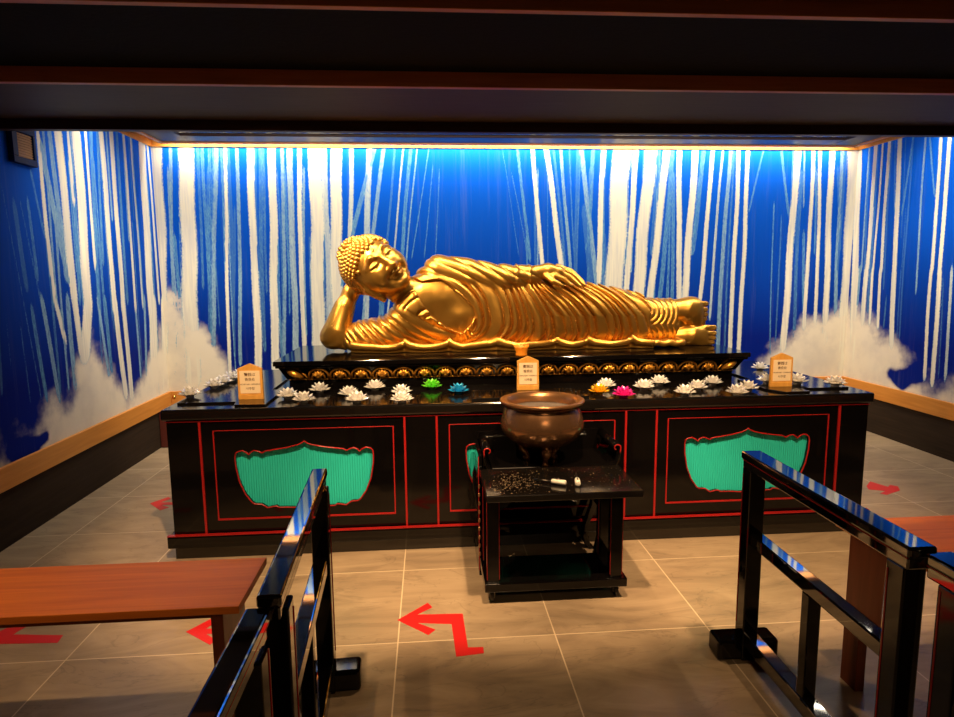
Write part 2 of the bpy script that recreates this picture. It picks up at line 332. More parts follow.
cloud_l = cpts(F_, [(-60, 700), (8, 610), (60, 590), (100, 560), (140, 530), (165, 470), (185, 420), (215, 370), (255, 385), (290, 350), (312, 255), (342, 140), (378, 190), (430, 240), (480, 340), (500, 375), (520, 375), (545, 340), (580, 285), (605, 180), (640, 110), (680, 90)], 'x', XL)
right = conv(G_, [(128, 100, 92, 1300, (26, 40), 1), (182, 120, 138, 720, 8, .6), (215, 85, 168, 720, 19, .95), (249, 75, 203, 720, 10, .85), (282, 65, 243, 720, 15, .85), (316, 70, 311, 420, 6, .4), (342, 45, 307, 720, 23, .9), (403, 50, 348, 420, 9, .5), (366, 400, 350, 720, 4, .3), (495, 40, 516, 330, 9, .5), (548, 35, 502, 720, 17, .9), (591, 35, 546, 720, 21, .9)], 'x', XR)
right += conv(H_, [(130, 0, 113, 190, 15, .6), (165, 0, 148, 270, 23, .95), (200, 0, 183, 270, 13, .85), (238, 0, 222, 290, 15, .85), (265, 150, 254, 290, 7, .4), (306, 0, 297, 390, 25, .8), (346, 0, 320, 380, 5, .35), (499, 0, 463, 550, 17, .9), (546, 0, 501, 580, 23, .85), (561, 50, 534, 540, 6, .35), (601, 0, 571, 550, 15, .7)], 'x', XR)
cloud_r = cpts(H_, [(40, 165), (60, 160), (110, 180), (150, 240), (215, 262), (250, 300), (330, 372), (350, 430), (385, 470), (420, 540), (470, 555), (520, 585), (560, 572), (600, 535), (660, 540)], 'x', XR)
# the many faint thin runs between the broad streaks
for lo, hi, n_ in ((-2.4, -.95, 26), (.9, 2.35, 24), (3.25, 4.15, 10)):
    for k in range(n_):
        x = random.uniform(lo, hi); ln = random.uniform(.5, 1.9); z0 = random.choice((2.72, 2.72, 2.5, 2.2, 1.9)); w0 = random.uniform(.010, .030)
        back.append((x, z0, x+random.uniform(-.03, .03)+.03*(x-.7)*.3, max(.6, z0-ln), w0, w0*.8, random.choice((.3, .4, .5, .5, .6))))
for k in range(26):
    y = random.uniform(4.3, 6.0); z0 = random.choice((2.72, 2.72, 2.4, 2.0)); w0 = random.uniform(.012, .034); left.append((y, z0, y-.03, max(.8, z0-random.uniform(.6, 1.7)), w0, w0*.8, random.choice((.3, .4, .5, .6))))
for k in range(10):
    y = random.uniform(5.0, 6.0); w0 = random.uniform(.012, .03); right.append((y, 2.72, y-.03, random.uniform(.9, 1.9), w0, w0*.8, random.choice((.3, .4, .5, .6))))
# generic streaks where the photo ends
for k in range(14):
    y = 3.9-k*.1-.03*(k % 3); left.append((y, 2.7, y-.12, .9+.3*(k % 4), .02+.02*(k % 3), .02, .35+.12*(k % 4)))
    y = 4.3-k*.12-.03*(k % 3); right.append((y, 2.7, y-.1, .8+.2*(k % 4), .03+.02*(k % 3), .03, .5+.1*(k % 4)))
def w2(reg, axis, plane, *seg):
    (a, z), (b, zz) = cpts(reg, seg[:2], axis, plane); return (a, z, b, zz, seg[2])
WISPS = {'wall_left': [w2(F_, 'x', XL, (60, 610), (125, 590), .05), w2(F_, 'x', XL, (140, 580), (185, 545), .03)],
         'wall_right': [w2(H_, 'x', XR, (290, 530), (350, 585), .06), w2(H_, 'x', XR, (340, 560), (420, 535), .07)]}
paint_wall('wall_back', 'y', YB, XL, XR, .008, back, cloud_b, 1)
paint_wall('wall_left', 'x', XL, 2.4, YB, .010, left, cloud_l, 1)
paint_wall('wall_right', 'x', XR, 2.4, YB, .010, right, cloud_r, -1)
for nm, x0, x1 in (('wall_left_front', XL-.1, XL), ('wall_right_front', XR, XR+.1)):
    struct(B(x0, x1, YN, 2.4, 0, 2.85).build(nm, M['base_panel']))
struct(B(XL-.1, XR+.1, YN-.1, YN, 0, 2.85).build('wall_front', M['base_panel']))
# wainscot under the mural and the honey-coloured trim that caps it
struct(B(XL-.08, XL+.004, 2.4, YB, 0, ZTB).build('baseboard_left', M['base_panel']))
struct(B(XR-.004, XR+.08, 2.4, YB, 0, ZTB).build('baseboard_right', M['base_panel']))
struct(B(XL, XR, YB-.004, YB+.08, 0, ZTB).build('baseboard_back', M['base_panel']))
struct(B(XL-.05, XL+.022, 2.4, YB, ZTB, ZT).build('trim_1', M['trim_wood'], bevel=.004))
struct(B(XR-.022, XR+.05, 2.4, YB, ZTB, ZT).build('trim_2', M['trim_wood'], bevel=.004))
struct(B(XL+.022, XR-.022, YB-.022, YB+.05, ZTB, ZT).build('trim_3', M['trim_wood_x'], bevel=.004))
# alcove ceiling: a polished dark panel in a brown moulding, a lit wooden light slot around it
G = .14
x0, x1, yb = XL+G, XR-G, YB-G
YF = 3.95
struct(B(x0+.27, x1-.27, YF+.03, yb-.27, 2.735, 2.78).build('ceiling', M['glossy_ceiling']))
mb = MB().box(x0, x0+.27, YF+.03, yb, ZW+.012, 2.79).box(x1-.27, x1, YF+.03, yb, ZW+.012, 2.79).box(x0+.27, x1-.27, yb-.27, yb, ZW+.012, 2.79)
struct(mb.build('trim_4', M['dark_beam'], bevel=.008))
mb = MB().box(x0-.006, x0+.03, YF+.03, yb+.006, ZW, ZW+.024).box(x1-.03, x1+.006, YF+.03, yb+.006, ZW, ZW+.024).box(x0, x1, yb-.03, yb+.006, ZW, ZW+.024)
struct(mb.build('trim_5', M['beam_wood'], bevel=.003))
mb = MB().box(XL, x0+.3, 2.4, YB+.02, 2.84, 2.88).box(x1-.3, XR, 2.4, YB+.02, 2.84, 2.88).box(x0, x1, yb-.3, YB+.02, 2.84, 2.88)
mb.box(XL-.01, XL+.012, 2.4, YB, ZW, 2.84).box(XR-.012, XR+.01, 2.4, YB, ZW, 2.84).box(XL, XR, YB-.012, YB+.01, ZW, 2.84)
struct(mb.build('trim_6', M['trim_wood_x']))
# stepped dark ceiling in front of the alcove: boards, wooden edges
def beam(n, y0, y1, z0, z1, m): return struct(B(XL-.05, XR+.05, y0, y1, z0, z1).build(n, M[m], bevel=.003))
beam('trim_7', 3.93, 3.985, 2.393, 2.80, 'dark_beam')
beam('trim_8', 3.985, 4.0, 2.405, 2.80, 'beam_wood')
struct(B(XL-.05, XR+.05, 3.225, 3.93, 2.45, 2.48).build('ceiling_boards', M['board']))
beam('trim_9', 3.19, 3.225, 2.442, 2.56, 'beam_wood')
struct(B(XL-.05, XR+.05, 2.475, 3.19, 2.512, 2.56).build('ceiling_panel', M['black_ceiling']))
beam('trim_10', 2.44, 2.475, 2.505, 2.64, 'beam_wood')
struct(B(XL-.05, XR+.05, YN, 2.44, 2.60, 2.66).build('ceiling_front', M['black_ceiling']))

# speaker high on the left wall
t = thing('wall_speaker', 'navy wall speaker with tan grille high on left mural wall', 'speaker', (XL, 4.17, 2.24))
mb = MB().box(XL+.001, XL+.035, 4.06, 4.29, 2.235, 2.275).box(XL+.001, XL+.035, 4.06, 4.29, 2.42, 2.46).box(XL+.001, XL+.035, 4.06, 4.11, 2.275, 2.42).box(XL+.001, XL+.035, 4.265, 4.29, 2.275, 2.42).box(XL+.001, XL+.01, 4.11, 4.265, 2.275, 2.42)
mb.build('housing', M['navy'], t, bevel=.004)
mb = MB().box(XL+.01, XL+.02, 4.111, 4.264, 2.276, 2.419)
for k in range(9): mb.box(XL+.02, XL+.026, 4.112, 4.263, 2.281+k*.0155, 2.289+k*.0155)
mb.build('grille', M['grille'], t)
# small brass cap on the back trim and a faded red box low in the corner
p = at(174.3, 397, y=YB-.022); mb = MB().lathe([(.0, -.006), (.018, -.006), (.018, 0), (.010, .006), (0, .007)], (0, 0, 0), 20)
mb.v = [(p[0]+q[0], YB-.024-q[2], p[2]+q[1]) for q in mb.v]; mb.build('brass_cap', M['brass'], bpy.data.objects['trim_3'])
t = thing('wall_box', 'faded dark red box on the floor in back left corner', 'box', (-2.40, 5.9, 0))
B(-2.465, -2.35, 5.80, 5.99, 0, .33).build('housing', M['extinguisher'], t, bevel=.008)
for z in (.20, .13): MB().ball((-2.345, 5.82, z), .012).build('knob', M['steel'], t)

# ------------------------------------------------------------------ the altar table
AX0, AX1, AY, AB = -1.422, 2.547, 3.427, 4.79
AZ = .843; ACX = (AX0+AX1)/2
alt = thing('altar_table', 'long black lacquer altar table with red lines and teal panels', 'altar', (ACX, 4.1, 0))
B(AX0-.021, AX1+.021, AY-.021, AB, .783, AZ).build('tabletop', M['lacquer_soft'], alt, bevel=.012, seg=3)
B(AX0+.02, AX1-.02, AY+.034, AB-.03, .02, .783).build('cabinet_core', M['lacquer'], alt)
mb = MB().box(AX0, AX1, AY, AB-.02, 0, .07); mb.build('plinth', M['lacquer_soft'], alt)
B(AX0-.03, AX1+.03, AY-.03, AB-.02, .07, .138).build('base_moulding', M['lacquer'], alt, bevel=.008, seg=3)
bx = [-1.25, -.1485, .029, 1.102, 1.2805, 2.3724]
for a, b in ((AX0, bx[0]-.005), (bx[1]+.005, bx[2]-.005), (bx[3]+.005, bx[4]-.005), (bx[5]+.005, AX1)):
    B(a, b, AY, AY+.034, .138, .783).build('pilaster', M['lacquer'], alt, bevel=.003)
B(AX0, AX0+.03, AY+.034, AB-.03, .138, .783).build('end_panel', M['lacquer'], alt); B(AX1-.03, AX1, AY+.034, AB-.03, .138, .783).build('end_panel', M['lacquer'], alt)
for x in bx: B(x-.006, x+.006, AY-.004, AY+.02, .138, .770).build('red_strip', M['red'], alt, bevel=.002)
B(AX0-.029, AX1+.029, AY-.029, AY-.004, .138, .143).build('red_base_line', M['red'], alt)
B(AX0-.004, AX1+.004, AY-.006, AY, .772, .777).build('red_top_line', M['red'], alt)
half = [(332, 262-195), (328, 245-195), (318, 237-195), (297, 232-195), (279, 240-195), (264, 252-195), (257, 242-195), (240, 233-195), (222, 236-195), (202, 246-195), (187, 237-195), (140, 231-195), (82, 223-195), (32, 212-195), (10, 203-195)]
lower = [(330, 115), (317, 185), (292, 245), (262, 285), (250, 293), (217, 295), (190, 313), (167, 308), (147, 305), (137, 313), (80, 314), (30, 318)]
U = .001194
def ogee():
    L_ = [(-x*U*.945, -y*U) for x, y in half][::-1]            # from the tip out to the left
    L_ = [(0, 0)]+L_+[(-x*U*.945, -y*U) for x, y in lower]
    return L_+[(-x, y) for x, y in L_[1:][::-1]]
og = ogee()
from mathutils.geometry import delaunay_2d_cdt
for a, b in ((bx[0], bx[1]), (bx[2], bx[3]), (bx[4], bx[5])):
    cx = (a+b)/2; ztip = .648; out = [(cx+x, ztip+z) for x, z in og]
    x0_, x1_, z0_, z1_ = a+.005, b-.005, .140, .781
    V = [Vector((x0_, z0_)), Vector((x1_, z0_)), Vector((x1_, z1_)), Vector((x0_, z1_))]+[Vector(p) for p in out]
    n = len(out); E = [(0, 1), (1, 2), (2, 3), (3, 0)]+[(4+i, 4+(i+1) % n) for i in range(n)]
    vs, es, fs, *_ = delaunay_2d_cdt(V, E, [], 0, 1e-6)
    def inside(p):
        c = False; j = n-1
        for i in range(n):
            (xi, zi), (xj, zj) = out[i], out[j]
            if (zi > p[1]) != (zj > p[1]) and p[0] < (xj-xi)*(p[1]-zi)/(zj-zi)+xi: c = not c
            j = i
        return c
    keep = [f for f in fs if not inside(sum((vs[i] for i in f), Vector((0, 0)))/len(f))]
    mb = MB().add([(v[0], AY+.006, v[1]) for v in vs], keep)
    pan = mb.build('front_panel', M['lacquer'], alt, fix=False)
    so = pan.modifiers.new('thickness', 'SOLIDIFY'); so.thickness = .026; so.offset = 1 if pan.data.polygons[0].normal[1] > 0 else -1
    mb = MB(); k = 62; w = .82/k          # ribbed teal cloth behind the opening
    xs = [cx-.41+i*w/2 for i in range(2*k+1)]
    vv = [(x, AY+.031-(.003 if i % 2 else 0), z) for z in (ztip-.40, ztip+.02) for i, x in enumerate(xs)]
    mb.add(vv, [(i, i+1, 2*k+2+i, 2*k+1+i) for i in range(2*k)])
    mb.build('teal_inset', M['teal'], pan)
    MB().tube([(p[0], AY+.004, p[1]) for p in out], .0042, 6, closed=True).build('red_rim', M['red'], pan)
    fx0, fx1, fz0, fz1 = a+.066, b-.060, .212, .720
    mb = MB().box(fx0, fx1, AY, AY+.012, fz0, fz0+.010).box(fx0, fx1, AY+.002, AY+.012, fz1-.004, fz1).box(fx0, fx0+.007, AY+.001, AY+.012, fz0, fz1).box(fx1-.007, fx1, AY+.001, AY+.012, fz0, fz1)
    mb.build('red_border', M['red'], pan, bevel=.0015)

# black display boards lying on the table
tag(MB().prism([(-1.403, 3.544), (-1.086, 3.544), (-1.069, 3.46), (-.90, 3.447), (-.90, 3.9), (-.97, 3.9), (-.97, 4.74), (-1.403, 4.74)], 'z', AZ, AZ+.012).build('display_board', M['lacquer_soft'], bevel=.002), 'thin black board under the left wooden sign and the corner crystal lotus', 'board', None)
tag(MB().prism([(.228, 3.47), (.90, 3.47), (.86, 3.72), (.241, 3.72)], 'z', AZ, AZ+.012).build('display_board', M['lacquer_soft'], bevel=.002), 'thin black board under the middle wooden sign behind the bronze incense bowl', 'board', None)
tag(MB().prism([(1.985, 3.555), (2.05, 3.44), (2.20, 3.45), (2.20, 3.545), (2.50, 3.545), (2.50, 4.2), (2.07, 4.2), (2.07, 3.9), (1.985, 3.9)], 'z', AZ, AZ+.012).build('display_board', M['lacquer_soft'], bevel=.002), 'thin black board under the right wooden sign at the right end of altar', 'board', None)

# ------------------------------------------------------------------ the statue's plinth
pl = thing('statue_plinth', 'black stepped plinth with a gilded carved lotus band under the golden statue', 'plinth', (ACX, 4.3, AZ))
PX0, PX1, PY0, PY1 = -.881, 1.986, 3.972, 4.66
B(PX0, PX1, PY0, PY1, AZ, .897).build('base_step', M['lacquer'], pl, bevel=.004)
mb = MB()
pr = [(0, .897), (.0, .905), (-.015, .912), (-.05, .978), (-.05, .985)]
loop = []
for d, z in pr: loop.append([(PX0+d, PY0+d, z), (PX1-d, PY0+d, z), (PX1-d, PY1-d, z), (PX0+d, PY1-d, z)])
vs = [p for l in loop for p in l]; fs = [(i*4+k, i*4+(k+1) % 4, (i+1)*4+(k+1) % 4, (i+1)*4+k) for i in range(len(pr)-1) for k in range(4)]+[(3, 2, 1, 0), (16, 17, 18, 19)]
mb.add(vs, fs); mb.build('lotus_band', M['lacquer'], pl)
# carved gilded petals of the band: each a swollen petal with a raised rim and a tuft
band = MB(); stems = MB()
nP = 22; step = (PX1-PX0+.02)/nP
for i in range(1, nP-1):
    cx = PX0-.01+(i+.5)*step; hw = step*.46
    for ring, (sw, dy, rr) in enumerate(((1, 0, .0065), (.62, -.012, .006))):
        pts = []
        for k in range(13):
            a = math.pi*k/12; x = cx-math.cos(a)*hw*sw; h = math.sin(a)**.7
            z = .913+.060*h*(1 if ring == 0 else .62); y = PY0-.018-.036*(z-.905)/.073+dy
            pts.append((x, y, z))
        band.tube(pts, rr, 6)
    for j in (-2, -1, 0, 1, 2):
        a = j*.5; s = Vector((cx, PY0-.038, .925)); e = s+Vector((math.sin(a)*.042, -.014, math.cos(a)*.040)); band.tube([s, (s+e)/2+Vector((0, -.008, 0)), e], [.006, .012, .004], 6)
    band.ball((cx, PY0-.034, .928), (.026, .018, .018), 8, 5)
for sgn, cx in ((1, PX0-.012), (-1, PX1+.012)):          # corner leaves
    pts = [(cx+sgn*t*.105, PY0-.028-.02*math.sin(math.pi*t), .972-.055*t) for t in np.linspace(0, 1, 9)]
    band.tube(pts, [.004+.018*math.sin(math.pi*min(1, t*1.05))**.8 for t in np.linspace(0, .95, 9)], 8)
    band.tube([(cx+sgn*(.02+t*.11), PY0-.03, .975-.06*t+.022*math.sin(math.pi*t)) for t in np.linspace(0, 1, 9)], .005, 6)
band.build('gilded_petals', M['gold_carved'], pl)
mb = MB()
n_ = 150
for i in range(n_): mb.ball((PX0+(i+.5)*(PX1-PX0)/n_, PY0-.008, .9035), (.011, .008, .005), 6, 4)
mb.build('gilded_beading', M['gold_carved'], pl)
B(-.945, 2.045, 3.885, 4.74, .985, 1.0).build('upper_moulding', M['lacquer'], pl, bevel=.004)
B(-.955, 2.055, 3.872, 4.75, 1.0, 1.03).build('top_slab', M['lacquer'], pl, bevel=.004)
tag(MB().lathe([(.036, 0), (.038, .01), (.034, .02), (.045, .05), (.048, .065), (.040, .062), (.03, .03), (0, .028)], (0, 0, 0), 28).build('gilt_cup', M['orange_cup']), 'small orange gilt cup with scalloped rim on plinth edge before the statue', 'cup')
o = bpy.data.objects['gilt_cup']; p = at(523.5, 357.5, z=1.03); o.location = (p[0], max(p[1], 3.94), 1.03)
for v in o.data.vertices:
    if v.co.z > .055: v.co.z += .007*math.cos(9*math.atan2(v.co.y, v.co.x))
# ------------------------------------------------------------------ the reclining golden statue (distance fields meshed with surface nets)
def surface_nets(f, lo, hi, h):
    ax = [np.arange(lo[i], hi[i]+h, h, dtype=np.float32) for i in range(3)]
    nx, ny, nz = map(len, ax); D = np.empty((nx, ny, nz), np.float32)
    for i in range(0, nx, 24):
        X, Y, Z = np.meshgrid(ax[0][i:i+24], ax[1], ax[2], indexing='ij'); D[i:i+24] = f(X, Y, Z)
    inn = D < 0
    c = np.zeros((nx-1, ny-1, nz-1), np.int8)
    for a in (0, 1):
        for b in (0, 1):
            for d in (0, 1): c += inn[a:nx-1+a, b:ny-1+b, d:nz-1+d]
    act = (c > 0) & (c < 8); idx = -np.ones(act.shape, np.int64); cells = np.argwhere(act); idx[act] = np.arange(len(cells))
    pos = np.zeros((len(cells), 3)); cnt = np.zeros(len(cells)); i, j, k = cells.T
    corners = [(a, b, d) for a in (0, 1) for b in (0, 1) for d in (0, 1)]
    for p in corners:
        for dim in range(3):
            if p[dim]: continue
            q = list(p); q[dim] = 1
            d0 = D[i+p[0], j+p[1], k+p[2]]; d1 = D[i+q[0], j+q[1], k+q[2]]; m = (d0 < 0) != (d1 < 0)
            t = np.where(m, d0/np.where(m, d0-d1, 1), 0)
            pt = np.stack([np.full(len(t), float(p[e])) for e in range(3)], 1); pt[:, dim] = t
            pos[m] += pt[m]; cnt[m] += 1
    V = (cells+pos/cnt[:, None])*h+np.array(lo); F = []
    for dim in range(3):
        e1, e2 = [(1, 2), (2, 0), (0, 1)][dim]
        s0 = [slice(None)]*3; s1 = [slice(None)]*3; s0[dim] = slice(0, -1); s1[dim] = slice(1, None)
        a, b = inn[tuple(s0)], inn[tuple(s1)]; E = np.argwhere(a != b)
        E = E[(E[:, e1] > 0) & (E[:, e2] > 0) & (E[:, e1] < D.shape[e1]-1) & (E[:, e2] < D.shape[e2]-1)]
        def g(o1, o2):
            q = E.copy(); q[:, e1] -= o1; q[:, e2] -= o2; return idx[q[:, 0], q[:, 1], q[:, 2]]
        Q = np.stack([g(1, 1), g(0, 1), g(0, 0), g(1, 0)], 1); fl = ~a[E[:, 0], E[:, 1], E[:, 2]]; Q[fl] = Q[fl][:, ::-1]; F.append(Q)
    return V, np.concatenate(F)
def field_mesh(name, f, lo, hi, h, m, parent):
    V, F = surface_nets(f, lo, hi, h); off = np.array(OFF[parent.name])
    me = bpy.data.meshes.new(name); me.from_pydata((V-off).tolist(), [], F.tolist()); me.polygons.foreach_set('use_smooth', [True]*len(F)); me.materials.append(m); me.update()
    o = bpy.data.objects.new(name, me); C.objects.link(o); o.parent = parent; OFF[o.name] = tuple(off); return o
def smin(a, b, k):
    h = np.clip(.5+.5*(b-a)/k, 0, 1); return b+(a-b)*h-k*h*(1-h)
def smax(a, b, k): return -smin(-a, -b, k)
def cone(X, Y, Z, a, b, ra, rb):
    dx, dy, dz = (float(b[i]-a[i]) for i in range(3)); L2 = dx*dx+dy*dy+dz*dz
    t = np.clip(((X-a[0])*dx+(Y-a[1])*dy+(Z-a[2])*dz)/L2, 0, 1)
    return np.sqrt((X-a[0]-t*dx)**2+(Y-a[1]-t*dy)**2+(Z-a[2]-t*dz)**2)-(ra+(rb-ra)*t)
def ell(X, Y, Z, c, r):
    k0 = np.sqrt(((X-c[0])/r[0])**2+((Y-c[1])/r[1])**2+((Z-c[2])/r[2])**2); return (k0-1)*min(r)
def S(px, py, y): return np.array(at(px, py, y=y))
ZB = 1.03; YM = 4.40
_o = S(500, 300, 4.27); _sx = (S(600, 300, 4.27)[0]-_o[0])/100; _sz = (S(500, 300, 4.27)[2]-S(500, 350, 4.27)[2])/50
_t1 = (S(600, 300, 4.27)[2]-_o[2])/100; _t2 = (S(500, 350, 4.27)[0]-_o[0])/50
_A = np.linalg.inv(np.array([[_sx, _t2], [_t1, -_sz]]))
def uv(X, Z): return 500+_A[0, 0]*(X-_o[0])+_A[0, 1]*(Z-_o[2]), 300+_A[1, 0]*(X-_o[0])+_A[1, 1]*(Z-_o[2])
# outline of the robed body: u, top v, bottom v, half depth, depth of the middle
prof = np.array([(343, 338, 349, .05, 4.36), (350, 327, 350, .09, 4.35), (360, 321.5, 351, .12, 4.35), (375, 319.5, 351, .15, 4.36), (388, 316, 351, .17, 4.37), (396, 305, 351, .185, 4.38), (405, 291, 351, .20, 4.39), (414, 279, 351, .205, 4.40), (424, 269, 351, .21, 4.41),
    (434, 263, 351, .215, 4.42), (446, 262, 351, .22, 4.42), (465, 265, 351, .22, 4.42), (490, 270, 350, .22, 4.42), (515, 276, 350, .225, 4.42), (545, 281, 350, .23, 4.42), (570, 283.5, 349.5, .23, 4.42), (600, 287, 349, .22, 4.42), (625, 291, 348.5, .205, 4.41), (645, 296, 348, .19, 4.41), (655, 299, 347, .18, 4.41), (690, 302, 346, .15, 4.40)], float)
legs = np.array([(600, 292, 347, .17, 4.40), (640, 297, 346, .165, 4.40), (660, 299, 345, .15, 4.40), (672, 299.5, 344.5, .14, 4.40), (679, 299, 345, .135, 4.40), (690, 302, 345, .12, 4.40)], float)
def loft(X, Y, Z, U, V, pr, grow=0, p=2.4):
    i = lambda k: np.interp(U, pr[:, 0], pr[:, k])
    top, bot, ry, yc = i(1), i(2), i(3), i(4)
    rz = (bot-top)/2*_sz+grow; dz = (V-(top+bot)/2)*_sz; ry = ry+grow
    k = (np.abs(dz/rz)**p+np.abs((Y-yc)/ry)**p)**(1/p)
    return (k-1)*np.minimum(rz, ry)
def inpoly(U, V, poly):
    c = np.zeros(U.shape, bool); n = len(poly); j = n-1
    for i in range(n):
        xi, yi = poly[i]; xj, yj = poly[j]
        c ^= ((yi > V) != (yj > V)) & (U < (xj-xi)*(V-yi)/(yj-yi+1e-9)+xi); j = i
    return c
def polydist(U, V, poly):
    d = np.full(U.shape, 1e9); n = len(poly)
    for i in range(n):
        (ax, ay), (bx, by) = poly[i], poly[(i+1) % n]; L = (bx-ax)**2+(by-ay)**2
        t = np.clip(((U-ax)*(bx-ax)+(V-ay)*(by-ay))/L, 0, 1); d = np.minimum(d, np.hypot(U-ax-t*(bx-ax), V-ay-t*(by-ay)))
    return np.where(inpoly(U, V, poly), -d, d)
CHEST = [(400, 262), (413, 277), (424, 283), (440, 280), (450, 285), (462, 296), (472, 307), (475, 314), (470, 324), (462, 332), (448, 327), (434, 316), (424, 303), (417, 289), (403, 294), (389, 302), (380, 298)]
def fold(phi, sharp=.42):
    return np.abs(np.sin(np.pi*phi))**sharp
def robe_folds(U, V):
    # arcs round the waist: polar about the left hip, shearing into long slanting folds over the legs
    dv = V-322
    r = np.sqrt((U-432)**2+np.where(dv > 0, 2.1*dv, 1.05*dv)**2)
    t = np.clip((V-283)/65, -.1, 1.1)
    g = np.interp(t, [-.1, 0, .15, .3, .5, .75, .9, 1.0, 1.1], [-52, -40, -25, -14, -4, 0, -3, -9, -16])
    R2 = U-g-432
    w = np.clip((U-500)/55, 0, 1); w = w*w*(3-2*w)
    rad = r*(1-w)+R2*w
    rad = rad+1.9*np.sin(rad*.13+.6)+1.3*np.sin(rad*.29+V*.03)
    a = fold(rad/8.6)+.10*np.sin(rad*.9+V*.05)
    amp = np.interp(U, [440, 475, 560, 640], [.020, .033, .036, .028])
    A = a*amp
    # lower robe: folds sweeping from the supporting arm down to the knot
    q = np.clip((U-345)/115, 0, 1); f = 110*(1.55*q-.66*q*q)
    b = V-f; b = b+1.5*np.sin(b*.21+U*.02); Bf = fold(b/9.5, .5)*np.interp(U, [345, 380, 440, 470], [.012, .017, .015, .010])
    low = np.clip((V-(302+(U-395)*.42))/4, 0, 1)*np.clip((466-U)/6, 0, 1)
    low = np.where(U < 395, 1, low)
    # the gathered knot of cloth
    kn = np.arctan2(V-316, (U-459)); K = fold(kn*4.2+.3, .8)*.012
    kd = np.clip(1-np.hypot((U-466)/11, (V-334)/12), 0, 1)**.5
    out = A*(1-low)+Bf*low
    return out*(1-kd)+(K+.012)*kd
SLV = [S(440, 272, 4.34), S(470, 275, 4.30), S(505, 279, 4.28), S(538, 275.5, 4.30)]
def arm_field(X, Y, Z, U, V, grow=0.):
    d = cone(X, Y, Z, SLV[0], SLV[1], .118+grow, .098+grow)
    d = smin(d, cone(X, Y, Z, SLV[1], SLV[2], .098+grow, .088+grow), .03)
    return smin(d, cone(X, Y, Z, SLV[2], SLV[3], .088+grow, .070+grow), .03)
def robe_f(X, Y, Z):
    U, V = uv(X, Z)
    body = loft(X, Y, Z, U, V, prof)
    front = np.clip((YM+.10-Y)/.12, 0, 1)
    body = body-robe_folds(U, V)*front+.006
    lg = loft(X, Y, Z, U, V, legs)
    l1 = np.hypot((U-646), (V-311)*1.1); l2 = np.hypot(U-646, (V-338)*1.1)
    lf = fold(np.minimum(l1, l2)/5.2)*.010*front
    lg = smax(smax(lg-lf+.004, (U-(681.5+1.2*np.sin(V*.35)))*_sx, .012), (620-U)*_sx, .01)
    cut = (U-(648.5+2.2*np.sin((V-296)/52*np.pi)+1.2*np.sin(V*.31)))*_sx
    body = smax(body, cut, .022)
    d = np.minimum(body, lg)
    # bare chest: the cloth is cut away, its edge stays as a lip
    pd = polydist(U, V, CHEST)*_sx
    hole = np.maximum(-pd, Y-4.42)
    lip = np.exp(-((pd-.010)/.012)**2)*.006*front
    d = smax(d-lip, hole, .010)
    sl = arm_field(X, Y, Z, U, V)
    sd = (V-.95*(U-440)*.62-262)
    sf = fold((sd+2*np.sin(U*.07))/10.5, .5)*np.interp(U, [440, 470, 520, 545], [.008, .018, .013, .008])
    ring = .009*np.exp(-((U-516)/1.6)**2)+.009*np.exp(-((U-529)/1.4)**2)
    sl = smax(sl-sf-ring+.006, (U-541)*_sx, .008)
    shoulder = np.maximum(sl, -np.maximum(pd-.004, Y-4.40)*-1*0-1)
    d = smin(d, shoulder, .012)
    return np.maximum(d, ZB+.001-Z)

